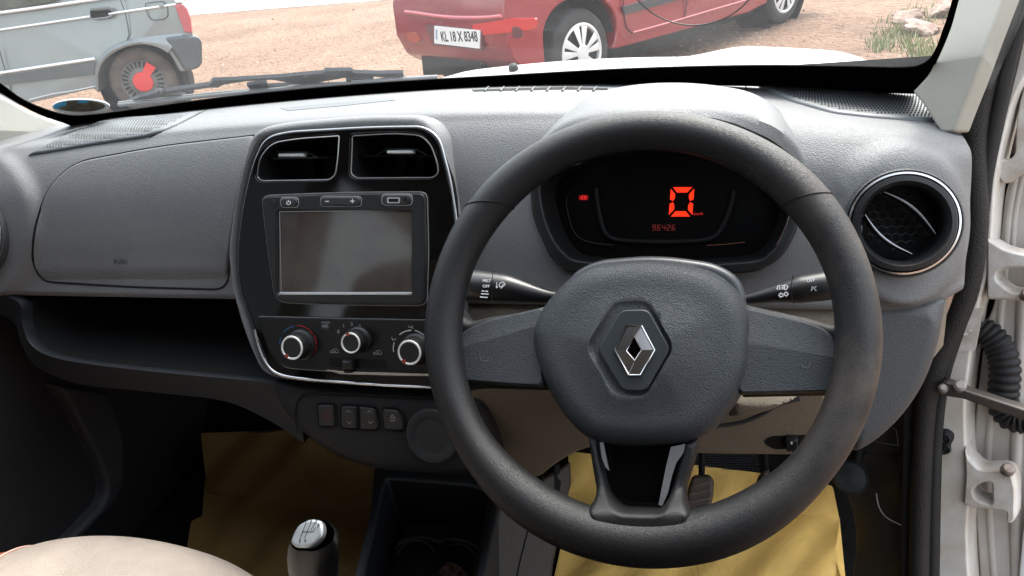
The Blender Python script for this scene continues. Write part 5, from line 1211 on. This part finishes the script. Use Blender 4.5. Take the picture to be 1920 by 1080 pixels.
# red hatchback, seen from its rear corner
GR_ = hz(0)(1097, 181)[0]; GF = hz(0)(1476, 44)[0]; RANG = math.degrees(math.atan2(GF.y - GR_.y, GF.x - GR_.x)); WB_ = (GF - GR_).length
FR, ra_, rb_ = frame(GR_ + V((.0, 0, 0)), RANG)
rroot = thing('parked_car', FR(0, 0, 0), 'red hatchback with white number plate and silver hubcaps, beyond the middle of the windscreen', 'car')
RED = mat('red_body', (.20, .003, .012), .28, coat=.7, var=.08, vscale=3)
def rS(k): return plane(FR(0, 0, 0) - rb_ * k, -rb_)
def rpx(pts): return pa(rS(0), FR(0, 0, 0), ra_, pts)
ARI = [(1024, 120), (1020, 80), (1022, 50), (1036, 22), (1060, 2), (1095, -8), (1126, -2), (1144, 12), (1155, 35), (1156, 62), (1150, 92)]
ar = rpx(cm2(ARI, 3, False)); hb = rpx([(1097, 100)])[0]
0 and print('red', RANG, WB_, hb, rpx([(1000, 106), (1018, 78), (1187, 61), (1334, 19), (1152, 94), (1420, 20), (1020, 50), (1156, 62)]))
RWR = .285
tl = -.62
prof_r = [(tl + .10, .30), (tl + .25, .235)] + ar + rpx([(1160, 91), (1405, 24)]) + arch(WB_, .30, .34, 192, -8, 14) + [(WB_ + .42, .22), (WB_ + .70, .30), (WB_ + .75, .60), (WB_ + .5, .80), (WB_ - .3, .95), (1.3, 1.44), (.2, 1.47), (tl + .12, 1.30), (tl + .04, .95), (tl - .0, .78), (tl - .03, .70), (tl - .04, .50), (tl + .02, .36)]
carbody('body', rroot, FR, prof_r, 1.19, RED, None, .85, .22, .05)
for s_ in (0, WB_):
    wheel(rroot, FR(s_ + (hb[0] if s_ == 0 else 0), .03, RWR), -rb_, RWR, .17, 'spokes')
    g = Geo(); lathegeo(g, [(.37, -.03), (.37, -.34), (.0001, -.34)], FR(s_, .0, .30), -rb_, 40); g.out('wheel_well', MATTEB, rroot)
g = Geo(); boxgeo(g, FR(1.2, .62, .20), ra_ * 1.55, rb_ * .50, V((0, 0, .06))); g.out('underbody', MATTEB, rroot)
for s_ in (0, WB_):
    g = Geo(); lathegeo(g, [(.0001, 0), (RWR, 0), (RWR, -.16), (.0001, -.16)], FR(s_, .99, RWR), -rb_, 40); g.out('wheel', TYRE, rroot)
def rR(k): return plane(FR(tl - .04 - k, 0, 0), -ra_)
panel('plate_recess', rp([(797, 46), (905, 58), (906, 95), (812, 85)], 3), rR(.006), .004, mat('recess_dark', (.10, .015, .022), .5), rroot, back=.01, step=0)
pt_ = panel('number_plate', rp([(815, 48), (901, 57), (900, 91), (815, 81)], 1.5), rR(.012), .004, mat('plate_white', (.66, .66, .64), .4), rroot, back=.003, step=0)
text('plate_lettering', 'KL 18 X 8348', 860, 69.5, 18, rR(.0165), INK, pt_, sx=.76, ext=.0005, bold=.02)
panel('plate_band', [(817, 55), (820, 55.5), (820, 74), (817, 73.5)], rR(.0165), .0005, mat('plate_blue', (.2, .25, .4), .5), pt_, step=0, back=.0004)
panel('bumper_band', rp([(886, 46), (960, 34), (1006, 34), (1004, 54), (960, 60), (890, 68)], 4), rR(.002), .006, mat('band_red', (.50, .012, .012), .2, coat=.6), rroot, back=.01, step=0)  # brighter red band across the rear bumper
panel('side_reflector', rp([(762, 62), (781, 60), (790, 76), (782, 80), (768, 76)], 2), rR(.003), .006, mat('reflector_orange', (.34, .06, .03), .3, coat=.4), rroot, back=.01, step=0)
panel('tow_cover', rp([(960, 51), (968, 49), (978, 54), (979, 68), (971, 73), (962, 70)], 4), rR(.008), .003, mat('recess_dark', (.10, .015, .022), .5), rroot, back=.01, step=0)
tube('boot_lip', on(rR(.004), cm2([(760, 22), (778, 24), (840, 32), (905, 33), (940, 30)], 4, False)), .012, mat('lip_shine', (.5, .08, .10), .2, coat=.5), rroot, n=8)
panel('lower_valance', [(790, 84), (850, 101), (896, 105), (905, 122), (900, 140), (796, 140)], rR(-.10), .01, MATTEB, rroot, back=.2, step=0)
tube('sill_line', on(rS(.004), [(1187, 61), (1260, 41), (1334, 19), (1420, -6)]), .007, mat('lip_shine', (.5, .08, .10), .2), rroot, n=8)
panel('rub_strip', [(1166, 13), (1300, -26), (1420, -60), (1420, -46), (1262, 2), (1170, 27)], rS(.004), .008, mat('strip_black', (.04, .04, .045), .5), rroot, back=.01, step=0)
tube('door_seam', on(rS(.002), cm2([(1168, -20), (1170, 20), (1175, 50), (1187, 62)], 4, False)), .005, mat('seam_darkred', (.08, .005, .01), .6), rroot, n=6)
tube('door_seam', on(rS(.002), [(1290, -60), (1288, 0), (1284, 34)]), .005, mat('seam_darkred', (.08, .005, .01), .6), rroot, n=6)
SKYS = .70; SUNS = 5
# ============================================================ world, light
SC.view_settings.view_transform = 'Standard'; SC.view_settings.look = 'None'; SC.view_settings.exposure = 0; SC.view_settings.gamma = 1
SC.cycles.use_denoising = True
SC.cycles.max_bounces = 8; SC.cycles.diffuse_bounces = 5; SC.cycles.transparent_max_bounces = 12
w = bpy.data.worlds.new('World'); SC.world = w; w.use_nodes = True; nt = w.node_tree
bg = nt.nodes['Background']; sky = nt.nodes.new('ShaderNodeTexSky'); sky.sky_type = 'NISHITA'; sky.sun_disc = False
EL, AZ = R(58), R(20)                 # sun ahead of the car, slightly to its right
sky.sun_elevation = EL; sky.sun_rotation = AZ; sky.air_density = 1.6; sky.dust_density = 4; sky.ozone_density = 1
hs = nt.nodes.new('ShaderNodeHueSaturation'); hs.inputs['Saturation'].default_value = .45; nt.links.new(sky.outputs[0], hs.inputs['Color']); nt.links.new(hs.outputs[0], bg.inputs[0]); bg.inputs[1].default_value = SKYS
sd = bpy.data.lights.new('sun', 'SUN'); sd.energy = SUNS; sd.angle = R(20); sd.color = (1, .965, .91)
so = bpy.data.objects.new('sun', sd); COL.objects.link(so)
sv = V((math.sin(AZ) * math.cos(EL), math.cos(AZ) * math.cos(EL), math.sin(EL)))
so.rotation_euler = sv.to_track_quat('Z', 'Y').to_euler(); so.location = (0, 3, 6)
